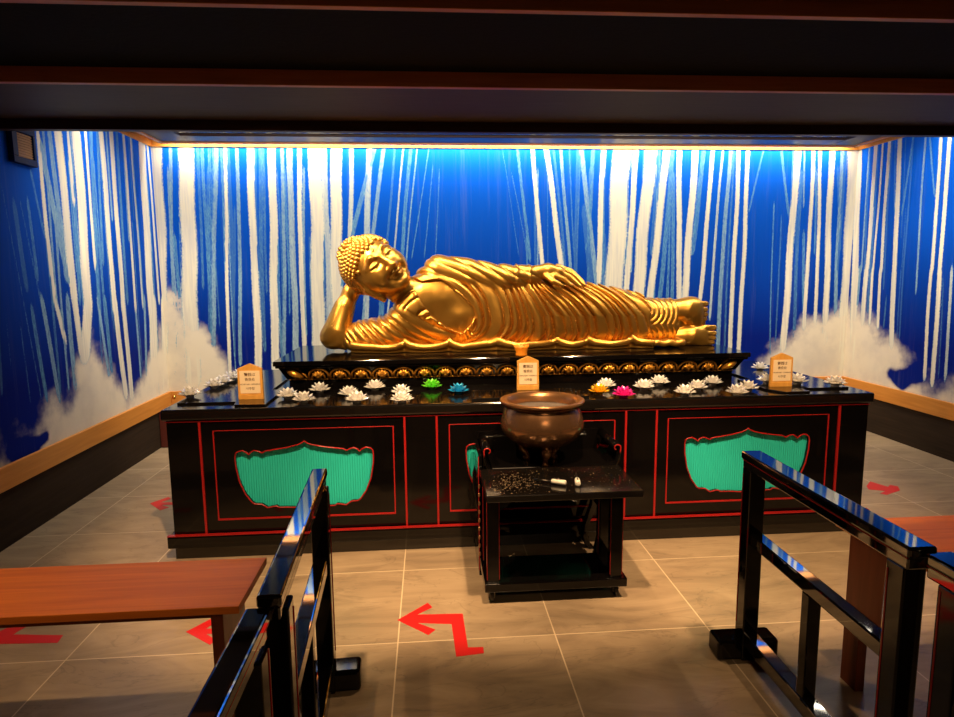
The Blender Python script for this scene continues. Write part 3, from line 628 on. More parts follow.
# ---- head frame
nrm = np.array([.37, -.88, .30]); nrm /= np.linalg.norm(nrm)
upv = np.array([-.745, 0, .667]); upv -= nrm*(upv@nrm); upv /= np.linalg.norm(upv)
rgt = np.cross(upv, nrm); HS = 1.12
HO = S(381.5, 257.2, 4.15)-.155*HS*nrm
def to_head(X, Y, Z):
    x, y, z = X-HO[0], Y-HO[1], Z-HO[2]
    return (x*rgt[0]+y*rgt[1]+z*rgt[2])/HS, (x*nrm[0]+y*nrm[1]+z*nrm[2])/HS, (x*upv[0]+y*upv[1]+z*upv[2])/HS
def from_head(p): return HO+HS*(p[0]*rgt+p[1]*nrm+p[2]*upv)
def head_field(X, Y, Z):
    x, y, z = to_head(X, Y, Z); ax = np.abs(x)
    d = ell(x, y, z, (0, -.03, .035), (.150, .170, .145))
    d = smin(d, ell(x, y, z, (0, .012, -.055), (.146, .140, .172)), .05)
    d = smin(d, ell(ax, y, z, (.066, .082, -.075), (.062, .062, .070)), .05)
    d = smin(d, ell(x, y, z, (0, .108, -.182), (.052, .042, .036)), .045)
    # brows, sockets, lids
    d = smin(d, cone(ax, y, z, (.018, .150, .016), (.055, .147, .041), .009, .010), .022)
    d = smin(d, cone(ax, y, z, (.055, .147, .041), (.105, .108, .016), .010, .006), .022)
    d = smax(d, -ell(ax, y, z, (.060, .168, -.004), (.046, .026, .026)), .022)
    d = smin(d, ell(ax, y, z, (.060, .122, -.006), (.042, .030, .022)), .006)
    slit = cone(ax, y, z, (.027, .150, -.014), (.062, .152, -.017), .0045, .005)
    slit = np.minimum(slit, cone(ax, y, z, (.062, .152, -.017), (.098, .128, -.009), .005, .004))
    d = smax(d, -slit, .006)
    # nose
    d = smin(d, cone(x, y, z, (0, .146, .020), (0, .186, -.070), .013, .021), .022)
    d = smin(d, ell(x, y, z, (0, .190, -.076), (.022, .022, .017)), .012)
    d = smin(d, ell(ax, y, z, (.024, .168, -.080), (.016, .020, .014)), .010)
    d = smax(d, -ell(ax, y, z, (.011, .186, -.095), (.007, .009, .006)), .004)
    # lips
    d = smax(d, -ell(ax, y, z, (.058, .150, -.124), (.014, .020, .018)), .022)
    up_ = np.minimum(cone(ax, y, z, (.004, .163, -.114), (.022, .158, -.113), .0095, .009), cone(ax, y, z, (.022, .158, -.113), (.046, .134, -.122), .009, .004))
    lo_ = cone(ax, y, z, (0, .157, -.137), (.030, .143, -.133), .0125, .006)
    d = smin(d, up_, .006); d = smin(d, lo_, .006)
    d = smax(d, -cone(ax, y, z, (0, .171, -.125), (.044, .143, -.125), .0022, .0015), .003)
    d = smax(d, -cone(x, y, z, (0, .176, -.098), (0, .170, -.106), .005, .004), .006)
    d = smax(d, -ell(x, y, z, (0, .160, -.160), (.03, .016, .008)), .014)
    # urna
    d = smin(d, ell(x, y, z, (0, .142, .062), (.009, .008, .009)), .004)
    # long-lobed ears
    ax = np.where(x > 0, ax+.035, ax)
    e = ell(ax, y, z, (.150, -.012, -.022), (.020, .042, .072))
    e = smin(e, cone(ax, y, z, (.148, .006, -.070), (.134, .034, -.172), .022, .020), .018)
    e = smax(e, -ell(ax, y, z, (.170, .000, -.020), (.012, .020, .044)), .010)
    e = smax(e, -ell(ax, y, z, (.154, .030, -.156), (.012, .010, .026)), .008)
    return smin(d, e, .012)*HS
def hand_pts(): pass
ELB = S(333, 336.5, 4.36); WRI = S(351, 292, 4.40)
def hand_left(X, Y, Z):
    w = S(536, 272.5, 4.28); k = S(558, 272.5, 4.245)
    d = cone(X, Y, Z, w, S(548, 271.5, 4.26), .050, .052)
    palm = cone(X, Y*1.0, Z, S(548, 271.5, 4.262), k, .050, .046)
    d = smin(d, palm, .03)
    kn = [(557.5, 266.6, 4.315), (558.5, 268.5, 4.275), (557.5, 271.5, 4.232), (554.5, 275.5, 4.200)]
    md = [(571.5, 271.5, 4.31), (572.5, 274.4, 4.262), (570, 277.6, 4.215), (564.5, 279.6, 4.180)]
    tp = [(583.5, 282.6, 4.29), (584, 285.2, 4.238), (580, 286.2, 4.19), (571, 285.4, 4.158)]
    for a, b, c, r in zip(kn, md, tp, (.019, .0205, .0205, .018)):
        f = np.minimum(cone(X, Y, Z, S(*a), S(*b), r*1.1, r), cone(X, Y, Z, S(*b), S(*c), r, r*.72))
        d = smin(d, f, .008)
    th = np.minimum(cone(X, Y, Z, S(547, 276, 4.215), S(554, 281.5, 4.165), .022, .019), cone(X, Y, Z, S(554, 281.5, 4.165), S(562, 285.5, 4.142), .019, .013))
    return smin(d, th, .014)
def hand_right(X, Y, Z):
    d = cone(X, Y, Z, WRI, S(357, 284, 4.42), .056, .050)
    d = smin(d, cone(X, Y, Z, S(357, 284, 4.42), S(366, 287, 4.40), .048, .040), .03)
    # the heel and thumb lie under the ear, the fingers run up behind the curls
    for a, b, c, r in (((349, 283, 4.42), (343, 273, 4.40), (341, 262, 4.42), .021), ((350, 281, 4.46), (344, 270, 4.47), (342, 257, 4.48), .022), ((352, 280, 4.50), (347, 268, 4.53), (346, 256, 4.54), .021), ((356, 281, 4.53), (352, 271, 4.57), (352, 262, 4.58), .018)):
        d = smin(d, np.minimum(cone(X, Y, Z, S(*a), S(*b), r*1.1, r), cone(X, Y, Z, S(*b), S(*c), r, r*.8)), .012)
    th = np.minimum(cone(X, Y, Z, S(358, 290, 4.36), S(369, 292, 4.33), .030, .024), cone(X, Y, Z, S(369, 292, 4.33), S(380, 293.5, 4.33), .024, .016))
    return smin(d, th, .014)
def body_f(X, Y, Z):
    U, V = uv(X, Z)
    d = smax(loft(X, Y, Z, U, V, prof, -.006), (398-U)*_sx*.8, .03)
    d = smax(d, polydist(U, V, CHEST)*_sx-.030, .01)
    # chest modelling
    pc = np.exp(-(((U-441)/13)**2+((V-297)/12)**2))*.016+np.exp(-(((U-458)/11)**2+((V-316)/9)**2))*.014
    fr = np.clip((YM-Y)/.1, 0, 1); d = d-pc*fr
    # neck with three soft rings
    na, nb = S(391, 283, 4.335), S(424, 303, 4.36)
    ax_ = (nb-na)/np.linalg.norm(nb-na); s = (X-na[0])*ax_[0]+(Y-na[1])*ax_[1]+(Z-na[2])*ax_[2]
    neck = cone(X, Y, Z, na, nb, .098, .135)+.004*np.exp(-((s-.050)/.007)**2)+.004*np.exp(-((s-.085)/.007)**2)
    d = smin(d, neck, .03)
    d = smin(d, head_field(X, Y, Z), .012)
    arm = cone(X, Y, Z, S(372, 338, 4.36), ELB, .080, .083)
    arm = smin(arm, cone(X, Y, Z, ELB, WRI, .084, .054), .02)
    arm = smin(arm, cone(X, Y, Z, S(338, 330, 4.35), S(344, 308, 4.37), .088, .066), .03)
    arm = smin(arm, hand_right(X, Y, Z), .025)
    d = smin(d, arm, .012)
    d = smin(d, hand_left(X, Y, Z), .01)
    return np.maximum(d, ZB+.0005-Z)
def foot(X, Y, Z, heel, mid, ball, toes, r):
    d = cone(X, Y, Z, S(*heel), S(*mid), r[0], r[1])
    b0, b1 = ball
    d = smin(d, cone(X, Y, Z, S(*b0), S(*b1), r[2], r[2]), .05)
    d = smin(d, cone(X, Y, Z, S(*mid), S((b0[0]+b1[0])/2-2, (b0[1]+b1[1])/2, b0[2]), r[1], r[2]), .04)
    for (a, v, l, q, y) in toes:
        t = cone(X, Y, Z, S(a, v, y), S(a+l, v+.1, y-.005), q, q*.92)
        t = smax(t, -cone(X, Y, Z, S(a+l*.75, v-.2, y-q*1.25), S(a+l+1.2, v-.2, y-q*1.25), q*.42, q*.42), .004)
        d = smin(d, t, .006)
    return d
def feet_f(X, Y, Z):
    a = foot(X, Y, Z, (668, 310, 4.40), (687, 310.5, 4.38), ((694, 306.5, 4.37), (694.5, 320, 4.37)), [(697.5, 303.8, 8.2, .0215, 4.345), (698, 309.6, 7.8, .0175, 4.335), (698.3, 314.3, 7.6, .0165, 4.335), (697.8, 318.8, 7.4, .016, 4.335), (697, 322.8, 6.6, .0155, 4.34)], (.076, .084, .063))
    b = foot(X, Y, Z, (672, 336, 4.40), (692, 335, 4.37), ((702, 332, 4.36), (702, 343.3, 4.36)), [(705, 327.6, 9, .0215, 4.335), (706, 333.2, 8.4, .0175, 4.325), (706, 337.9, 8, .0165, 4.325), (705.2, 342.3, 7.6, .016, 4.325), (704, 346.2, 6.8, .0155, 4.33)], (.076, .074, .050))
    return np.maximum(np.minimum(a, b), ZB+.0005-Z)
def core_f(X, Y, Z):
    c = cone(X, Y, Z, S(452, 312, 4.44), S(600, 318, 4.42), .10, .085)
    c = np.minimum(c, cone(X, Y, Z, S(600, 318, 4.42), S(677, 322, 4.40), .085, .062))
    c = np.minimum(c, cone(X, Y, Z, S(448, 282, 4.36), S(505, 279.5, 4.29), .055, .045))
    return np.minimum(c, cone(X, Y, Z, S(505, 279.5, 4.29), S(538, 273, 4.28), .045, .042))
def skin_f(X, Y, Z): return smin(skin0_f(X, Y, Z), core_f(X, Y, Z), .01)
def skin0_f(X, Y, Z):
    xm = float(X.max()), float(X.min())
    if xm[1] > 1.45: return feet_f(X, Y, Z)
    if xm[0] < 1.45:return body_f(X, Y, Z)
    return np.minimum(body_f(X, Y, Z), feet_f(X, Y, Z))
def hem_f(X, Y, Z):
    U, V = uv(X, Z)
    # scalloped hem: long shallow swags that end in a curled lip
    k = (U+7*np.sin(U*.043)+4*np.sin(U*.11)-352)/47.; fr = k-np.floor(k)
    sw = np.interp(fr, [0, .08, .2, .5, .85, 1], [.6, 1.25, .55, .05, .25, .6])
    zc = ZB+.038+.026*sw; yf = 4.20-.035*np.sin(np.pi*fr)+.02*sw
    yf = yf+np.interp(U, [345, 365, 400, 640, 690], [.06, .03, -.005, .0, .03])
    th = .020+.010*sw
    d1 = np.sqrt(((Y-yf)/1.0)**2+((Z-zc)/1.0)**2)-th
    # sheet from the rolled edge back under the body
    t = np.clip((Y-yf)/.18, 0, 1); d2 = np.maximum(np.abs(Z-(zc-.012*t))-.014, np.maximum(yf-Y, Y-yf-.18))
    d3 = np.maximum(Z-zc, np.maximum(yf+.008-Y, Y-yf-.20))
    d = smin(np.minimum(d1, d2), d3, .012)
    d = np.maximum(d, np.maximum((354-U)*_sx, (U-652)*_sx))
    # flat hem under the shins
    sl = np.maximum(np.abs(U-664)*_sx-23*_sx, np.maximum(np.abs(Y-4.34)-.14, np.abs(Z-(ZB+.030+.006*np.sin(U*.4)))-.018))
    sl = smax(np.abs(U-664)*_sx-20*_sx, smax(np.abs(Y-4.34)-.14, np.abs(Z-(ZB+.032+.004*np.sin(U*.5)))-.012, .03), .02)-.012
    return np.maximum(smin(d, sl, .01), ZB+.0005-Z)

bud = thing('reclining_statue', 'large golden statue of a robed figure reclining with its head on one hand', 'statue', (ACX, 4.4, ZB))
sx0 = float(S(318, 340, 4.36)[0])
HR = float(globals().get('STATUE_RES', .0055))
field_mesh('body', skin_f, (sx0-.03, 4.02, ZB-.02), (2.06, 4.70, 1.86), HR, M['gold'], bud)
field_mesh('robe', robe_f, (-.62, 4.02, ZB-.02), (1.82, 4.72, 1.72), HR-.0005, M['gold'], bud)
field_mesh('hem', hem_f, (-.60, 4.08, ZB-.02), (1.80, 4.56, 1.16), HR+.0005, M['gold'], bud)
# snail-shell curls over the skull and the raised crown
hair = MB(); cap = []
ga = math.pi*(3-math.sqrt(5)); n = 620
cols = []
for (c, r, num, kind) in (((0, -.035, .036), (.158, .176, .150), 520, 0), ((0, -.060, .150), (.088, .094, .062), 110, 1)):
    for i in range(num):
        zz = 1-2*(i+.5)/num; q = math.sqrt(1-zz*zz); a = ga*i
        d = (q*math.cos(a), q*math.sin(a), zz); p = (c[0]+d[0]*r[0], c[1]+d[1]*r[1], c[2]+d[2]*r[2])
        if kind == 1 and d[2] < .05: continue
        if kind == 0:
            line = .090-.35*max(0, abs(p[0])-.07) if p[1] > .03 else (.02 if p[1] > -.045 else -.10)
            if abs(p[0]) > .12 and p[1] > -.02: line = .028
            if p[2] < line: continue
            if (p[0]/.09)**2+((p[1]+.06)/.095)**2 < 1 and p[2] > .12: continue
        nn = Vector(d[0]*rgt/r[0]+d[1]*nrm/r[1]+d[2]*upv/r[2]).normalized(); P0 = Vector(from_head(p))
        t1 = nn.orthogonal().normalized(); t2 = nn.cross(t1); rad = .0185 if kind == 0 else .0165
        ringv = []; rings = ((1.0, -.006), (1.0, .006), (.8, .013), (.45, .019), (.0, .022))
        vs = []
        for (k, h) in rings[:-1]:
            for s in range(8):
                an = s*math.pi/4+h*60; vs.append(P0+nn*h+rad*k*(t1*math.cos(an)+t2*math.sin(an)))
        vs.append(P0+nn*.022)
        fs = [(r_*8+s, r_*8+(s+1) % 8, (r_+1)*8+(s+1) % 8, (r_+1)*8+s) for r_ in range(3) for s in range(8)]+[(24+s, 24+(s+1) % 8, 32) for s in range(8)]
        hair.add(vs, fs, True)
vs = []; 
for (c, r) in (((0, -.038, .036), (.155, .171, .147)), ((0, -.060, .146), (.085, .091, .061))):
    b = MB().ball((0, 0, 0), r, 32, 20)
    keep = []
    pts = [from_head((p[0]+c[0], p[1]+c[1], p[2]+c[2])) for p in b.v]
    loc = [(p[0]+c[0], p[1]+c[1], p[2]+c[2]) for p in b.v]
    ok = [l[2] > (.078-.35*max(0, abs(l[0])-.07) if l[1] > .03 else (.01 if l[1] > -.045 else -.12)) for l in loc]
    hair.add(pts, [f for f in b.f if all(ok[i] for i in f)], True)
hair.build('hair', M['gold_hair'], bud, fix=False)
# ------------------------------------------------------------------ crystal lotus ornaments
def petal(mb, ang, r0, r1, z0, z1, w, lift):
    """one pointed hollow petal, two skins"""
    n, m = 6, 4; vs = []
    ca, sa = math.cos(ang), math.sin(ang)
    for side in (0, 1):
        for i in range(n+1):
            t = i/n; r = r0+(r1-r0)*t; z = z0+(z1-z0)*t**lift; ww = w*math.sin(math.pi*min(1, .12+.88*t)**.75)**.9*(1 if t < .99 else .05)
            for j in range(m+1):
                s = -1+2*j/m; y = s*ww; zz = z+.35*ww*s*s*.9-side*.004*(1-t*.6); rr = r-side*.001
                vs.append((rr*ca-y*sa, rr*sa+y*ca, zz))
    k = (n+1)*(m+1); fs = []
    for i in range(n):
        for j in range(m):
            a = i*(m+1)+j; fs.append((a, a+1, a+m+2, a+m+1)); fs.append((k+a+m+1, k+a+m+2, k+a+1, k+a))
    for i in range(n):
        for j in (0, m):
            a = i*(m+1)+j; fs.append((a, a+m+1, k+a+m+1, k+a))
    mb.add(vs, fs, False)
def lotus_proto(name, m):
    t = bpy.data.objects.new(name, None); C.objects.link(t); OFF[t.name] = (0, 0, 0)
    for nm, cnt, a0, ar in (('outer_petals', 9, 0, (.018, .066, .012, .026, .019, 1.4)), ('middle_petals', 8, .35, (.016, .054, .016, .046, .018, 1.2)), ('inner_petals', 7, .1, (.012, .034, .022, .062, .014, .9))):
        mb = MB()
        for i in range(cnt): petal(mb, a0+2*math.pi*i/cnt, *ar)
        mb.build(nm, m, t, fix=False)
    MB().lathe([(.0, 0), (.022, 0), (.024, .006), (.016, .014), (.02, .02), (.010, .045), (0, .05)], (0, 0, 0), 12).build('base', m, t)
    return t
LOT = [  # px, py of the foot, colour, label, group
 (190, 396.5, '', 'clear crystal lotus alone at the front left corner of the altar table', 1),
 (214, 387.5, '', 'clear crystal lotus in the row behind the left sign, next after the corner one', 1),
 (223, 384, '', 'clear crystal lotus second in the row running back along the left altar edge', 1),
 (231, 380, '', 'clear crystal lotus third in the row running back along the left altar edge', 1),
 (240, 377, '', 'rearmost clear crystal lotus of the left row, half hidden by the wooden sign', 1),
 (288, 398, '', 'clear crystal lotus next to the left wooden sign, leftmost before the plinth', 1),
 (304, 402, '', 'clear crystal lotus near the front edge, second right of the left sign', 1),
 (320, 392, '', 'clear crystal lotus close to the plinth under the statue elbow', 1),
 (349, 396, '', 'clear crystal lotus behind another, below the statue forearm', 1),
 (357, 402, '', 'clear crystal lotus at the front edge overlapping the one behind it', 1),
 (375, 389.5, '', 'clear crystal lotus close to the plinth below the statue head', 1),
 (401.5, 394, '', 'rear clear lotus of the pair left of the green lotus', 1),
 (402, 402, '', 'front clear lotus of the pair left of the green lotus', 1),
 (432, 388.5, '_green', 'green crystal lotus near the plinth', 2),
 (458.5, 393, '_blue', 'blue crystal lotus beside the green one', 2),
 (606, 387.5, '', 'clear crystal lotus just behind the amber one', 3),
 (599, 393.5, '_amber', 'amber yellow crystal lotus right of the incense bowl', 2),
 (623.5, 397, '_pink', 'pink crystal lotus near the front edge', 2),
 (644, 389, '', 'clear crystal lotus beside the pink one', 3),
 (659.5, 384.5, '', 'clear crystal lotus close to the plinth, right behind the one beside pink', 3),
 (685, 394.5, '', 'front left clear lotus of the diagonal trio below the statue feet', 3),
 (697, 389.5, '', 'middle clear lotus of the diagonal trio below the statue feet', 3),
 (712.5, 384.5, '', 'rear right clear lotus of the diagonal trio below the statue feet', 3),
 (737, 394.5, '', 'front clear lotus of the line leading to the right sign', 3),
 (748, 390, '', 'second clear lotus in the line leading to the right sign', 3),
 (767, 382.5, '', 'clear crystal lotus touching the right wooden sign, partly hidden by its left side', 3),
 (760, 370, '', 'rearmost clear lotus rising behind the left of the right wooden sign', 3),
 (797, 383, '', 'clear crystal lotus peeking out right of the right wooden sign', 3),
 (835, 385.5, '', 'clear crystal lotus alone at the right end of the altar table', 3)]
GRP = {1: 'clear crystal lotuses on the left of the altar', 2: 'coloured crystal lotuses on the altar', 3: 'clear crystal lotuses on the right of the altar'}
protos = {}
for px, py, c, lab, g in LOT:
    src = protos.get(c)
    if src is None: o = protos[c] = lotus_proto('crystal_lotus', M['crystal'+c])
    else:
        o = src.copy(); C.objects.link(o)
        for ch in src.children: d = ch.copy(); C.objects.link(d); d.parent = o
    p = at(px, py, z=AZ+.004); z = AZ
    if px in (190, 835): z = AZ+.012
    elif px in (767, 797, 760) and p.x > 1.9 and p.y > 3.56 and p.y < 4.2: z = AZ+.012
    elif p.x < -.9 : z = AZ+.012
    if z > AZ: p = at(px, py, z=z+.004)
    o.location = (p.x, p.y, z); o.rotation_euler = (0, 0, random.random()*6)
    s = .98+.06*random.random(); o.scale = (s, s, s)
    o['label'] = lab; o['category'] = 'lotus'; o['group'] = GRP[g]

# ------------------------------------------------------------------ wooden signs
def text_mesh(body, size, x, z, y):
    cu = bpy.data.curves.new('t', 'FONT'); cu.body = body; cu.size = size; cu.align_x = 'CENTER'; cu.align_y = 'CENTER'; cu.extrude = .0004
    ob = bpy.data.objects.new('t', cu); C.objects.link(ob); dg = bpy.context.evaluated_depsgraph_get(); dg.update()
    me = bpy.data.meshes.new_from_object(ob.evaluated_get(dg)); bpy.data.objects.remove(ob)
    vs = [(x+v.co.x, y-v.co.z, z+v.co.y) for v in me.vertices]; fs = [list(p.vertices) for p in me.polygons]; return vs, fs
def sign(px0, px1, pyb, y, lab, h=.205):
    a, b = at(px0, pyb, y=y), at(px1, pyb, y=y); w = (b.x-a.x); cx = (a.x+b.x)/2; z = AZ+.012
    t = thing('wooden_sign', lab, 'sign', (cx, y, z), 'house shaped signs on the altar')
    MB().prism([(cx-w/2, z), (cx+w/2, z), (cx+w/2*.97, z+h*.86), (cx, z+h), (cx-w/2*.97, z+h*.86)], 'y', y, y+.018).build('board', M['plaque'], t, bevel=.0015)
    B(cx-w*.40, cx+w*.40, y-.002, y, z+h*.17, z+h*.80).build('paper', M['paper'], t)
    B(cx-w*.46, cx+w*.46, y-.006, y, z+.0, z+h*.13).build('ledge', M['plaque'], t, bevel=.002)
    mb = MB()
    for s, sz, f in (('賽銭は', .021, .69), ('香资处', .019, .555), ('MONETARY  OFFERING', .0105, .42), ('시주함', .018, .30)):
        mb.add(*text_mesh(s, sz, cx, z+h*f, y-.0026))
    mb.build('lettering', M['ink'], t, fix=False)
sign(238.5, 263.7, 400, 3.60, 'pale wooden sign with house shaped top at the left end of altar')
sign(517, 539, 390, 3.69, 'pale wooden sign with house shaped top behind the bronze incense bowl')
sign(770, 792, 387, 3.605, 'pale wooden sign with house shaped top at the right end of altar')

# ------------------------------------------------------------------ cart, desk and incense bowl in front of the altar
CT = .575
cart = thing('offering_cart', 'low black lacquer cart on casters holding lighters and scattered ash', 'cart', (.59, 2.9, 0))
B(.236, .948, 2.665, 3.055, CT-.032, CT).build('tabletop', M['lacquer_soft'], cart, bevel=.004)
B(.235, .914, 2.768, 3.058, .066, .108).build('base_shelf', M['lacquer'], cart, bevel=.004)
for x, y in ((.248, 2.785), (.836, 2.785), (.248, 3.0), (.836, 3.0)):
    lg = B(x, x+.056, y, y+.05, .108, CT-.032).build('leg', M['lacquer'], cart, bevel=.004)
    mb = MB().box(x+.056, x+.058, y+.002, y+.006, .12, CT-.04).box(x-.002, x, y+.002, y+.006, .12, CT-.04); mb.build('red_line', M['red'], lg)
B(.304, .836, 2.80, 2.825, CT-.075, CT-.032).build('apron', M['lacquer'], cart, bevel=.003); 
for s, xx in ((1, .304), (-1, .836)):
    MB().prism([(xx, CT-.075), (xx+s*.075, CT-.075), (xx+s*.05, CT-.09), (xx+s*.04, CT-.105), (xx+s*.015, CT-.115), (xx, CT-.14)], 'y', 2.803, 2.822).build('bracket', M['lacquer'], cart)
for x in (.272, .872):
    for y in (2.83, 3.02):
        k = MB().lathe([(0, .060), (.020, .060), (.022, .064), (.022, .0665), (0, .0665)], (x, y, 0), 16); k.box(x-.014, x-.009, y-.02, y+.012, .02, .064); k.box(x+.009, x+.014, y-.02, y+.012, .02, .064)
        c = k.build('caster', M['steel'], cart)
        w = MB().lathe([(0, -.008), (.026, -.008), (.03, -.004), (.03, .004), (.026, .008), (0, .008)], (0, 0, 0), 20)
        w.v = [(x+p[2], y-.012+p[0], .030+p[1]) for p in w.v]; w.build('wheel', M['rubber'], c)
desk = thing('incense_desk', 'black lacquer desk with upturned scroll ends carrying the bronze incense bowl', 'desk', (.58, 3.22, 0))
B(.30, .92, 3.065, 3.385, CT-.03, CT).build('desktop', M['lacquer'], desk, bevel=.003)
for s, xx in ((-1, .30), (1, .92)):
    pts = []
    for k in range(11):
        t = k/10; pts.append((xx+s*(.005+.035*math.sin(t*1.5)), CT-.015+.105*t**1.5))
    for k in range(1, 9):
        a = k/8*4.2; pts.append((xx+s*(.04-.018*(1-math.cos(a))*.9), CT+.09+.014*math.sin(a)))
    mb = MB(); n = len(pts)
    vs = []
    for i, (x, z) in enumerate(pts):
        for y in (3.065, 3.385):
            vs.append((x, y, z))
    fs = [(2*i, 2*i+1, 2*i+3, 2*i+2) for i in range(n-1)]
    e = mb.add(vs, fs, True).build('scroll_end', M['lacquer'], desk, fix=False); so = e.modifiers.new('thickness', 'SOLIDIFY'); so.thickness = .012; so.offset = 0
    MB().tube([(p[0], 3.062, p[1]) for p in pts[8:]], .0035, 6).build('red_edge', M['red'], e)
def cabriole(s, x, y):
    """curved bracket leg: bulges out, tucks in, kicks out at the foot"""
    pr = [(0, CT-.03, .05), (.02, CT-.12, .05), (.022, CT-.2, .044), (.005, CT-.32, .036), (-.03, .16, .03), (-.045, .08, .03), (-.03, .03, .034), (.0, .0, .04)]
    o = [(x+s*(a+w/2), z) for a, z, w in pr]+[(x+s*(a-w/2), z) for a, z, w in pr[::-1]]
    return MB().prism(o, 'y', y, y+.045)
for s, x in ((-1, .265), (1, .895)):
    for y in (3.075, 3.33): cabriole(s, x, y).build('leg', M['lacquer'], desk, bevel=.005)
mb = MB()
for s, x in ((-1, .31), (1, .86)):
    o = [(x-s*.0, CT-.03), (x-s*.17, CT-.03), (x-s*.15, CT-.075), (x-s*.10, CT-.09), (x-s*.085, CT-.12), (x-s*.04, CT-.14), (x-s*.03, CT-.2), (x, CT-.24)]
    MB().prism(o, 'y', 3.085, 3.11).build('carved_bracket', M['lacquer'], desk, bevel=.003)
B(.252, .925, 3.372, 3.388, .42, .69).build('back_panel', M['lacquer'], desk, bevel=.003)
B(.232, .252, 3.075, 3.385, .0, CT+.07).build('side_panel', M['lacquer'], desk, bevel=.004)
B(.2305, .234, 3.073, 3.078, .03, CT+.06).build('red_line', M['red'], desk)
mb = MB()
for k in range(9): mb.ball((.235, 3.072, .12+k*.045), (.006, .006, .012), 8, 6)
mb.build('gilt_studs', M['bronze_rim'], desk)

BX, BY = .572, 3.165
def zz(py, y=BY): return at(543.5, py, y=y).z
bowl = thing('incense_burner', 'round brown bronze incense bowl with wide rim on three short legs', 'incense burner', (BX, BY, CT))
zr = zz(399); zbel = zz(424); zbot = zz(449, BY-.06)
pf = [(.0, zbot), (.06, zbot+.001), (.11, zbot+.012), (.16, zbot+.036), (.196, zbot+.066), (.213, zbel-.012), (.216, zbel+.006), (.211, zbel+.028), (.198, zr-.052), (.189, zr-.040), (.187, zr-.028), (.192, zr-.016)]
b = MB().lathe([(r, z-CT) for r, z in pf]+[(.185, zr-.016-CT), (.178, zr-.03-CT), (.17, zr-.05-CT)], (BX, BY, CT), 72, caps=False).build('bowl', M['bronze'], bowl)
MB().lathe([(.170, -.05), (.176, -.022), (.183, -.012), (.196, -.018), (.213, -.014), (.218, -.006), (.217, .0), (.210, .003), (.190, .001), (.182, -.004), (.172, -.02), (.170, -.05)], (BX, BY, zr), 72, caps=False).build('rim', M['bronze_rim'], bowl)
MB().lathe([(0, zr-.045), (.10, zr-.042), (.171, zr-.048), (.171, zr-.055), (0, zr-.055)], (BX, BY, 0), 48, caps=False).build('ash_bed', M['ash'], bowl)
for k in range(3):
    a = -math.pi/2+k*2*math.pi/3+.02; c, s = math.cos(a), math.sin(a)
    def lp(r, z): return (BX+c*r, BY+s*r, z)
    h = zbot-CT
    MB().tube([lp(.10, zbot+.03), lp(.112, zbot+.008), lp(.108, CT+h*.75), lp(.088, CT+h*.5), lp(.080, CT+h*.28), lp(.086, CT+.016), lp(.088, CT+.001)], [.030, .030, .024, .016, .014, .018, .022], 14).build('leg', M['bronze'], bowl)
# two gas lighters lying on the cart and the spilt ash
def lighter(px, py, ang, lab, L=.075):
    p = at(px, py, z=CT+.011)
    t = thing('gas_lighter', lab, 'lighter', (p.x, p.y, CT), 'lighters on the cart')
    d = Vector((math.cos(ang), math.sin(ang), 0)); c = Vector((p.x, p.y, CT+.0135))
    MB().tube([c-d*.036, c-d*.034, c-d*.0, c+d*.028, c+d*.034], [.009, .0125, .013, .0115, .008], 14).build('handle', M['white_plastic'], t)
    MB().tube([c+d*.033, c+d*.12], .0032, 8).build('rod', M['steel'], t)
    MB().tube([c-d*.012+Vector((0, 0, .010)), c-d*.0+Vector((0, 0, .0145)), c+d*.012+Vector((0, 0, .011))], .004, 8).build('trigger', M['steel'], t)
lighter(558.5, 482.5, R(152), 'white gas lighter with its dark rod pointing back left on the black cart')
lighter(577.5, 482, R(80), 'white gas lighter seen end on, right of the other one on the cart')
mb = MB()
for i in range(420):
    if i < 250: px, py = random.gauss(516, 12), random.gauss(482, 5)
    else: px, py = random.uniform(490, 630), random.uniform(466, 494)
    p = at(px, py, z=CT)
    if not (.25 < p.x < .93 and 2.68 < p.y < 3.03): continue
    s = random.uniform(.0004, .0012); L_ = random.choice((1, 1, 1, 4)); a = random.random()*3
    mb.box(-s*L_, s*L_, -s, s, 0, s*.6, Matrix.Translation((p.x, p.y, CT+.0002)) @ Matrix.Rotation(a, 4, 'Z'))
o = mb.build('spilt_ash', simple('pale_ash', (.34, .24, .14), .9)); tag(o, 'pale ash flakes scattered over the black cart top', 'ash'); o['kind'] = 'stuff'

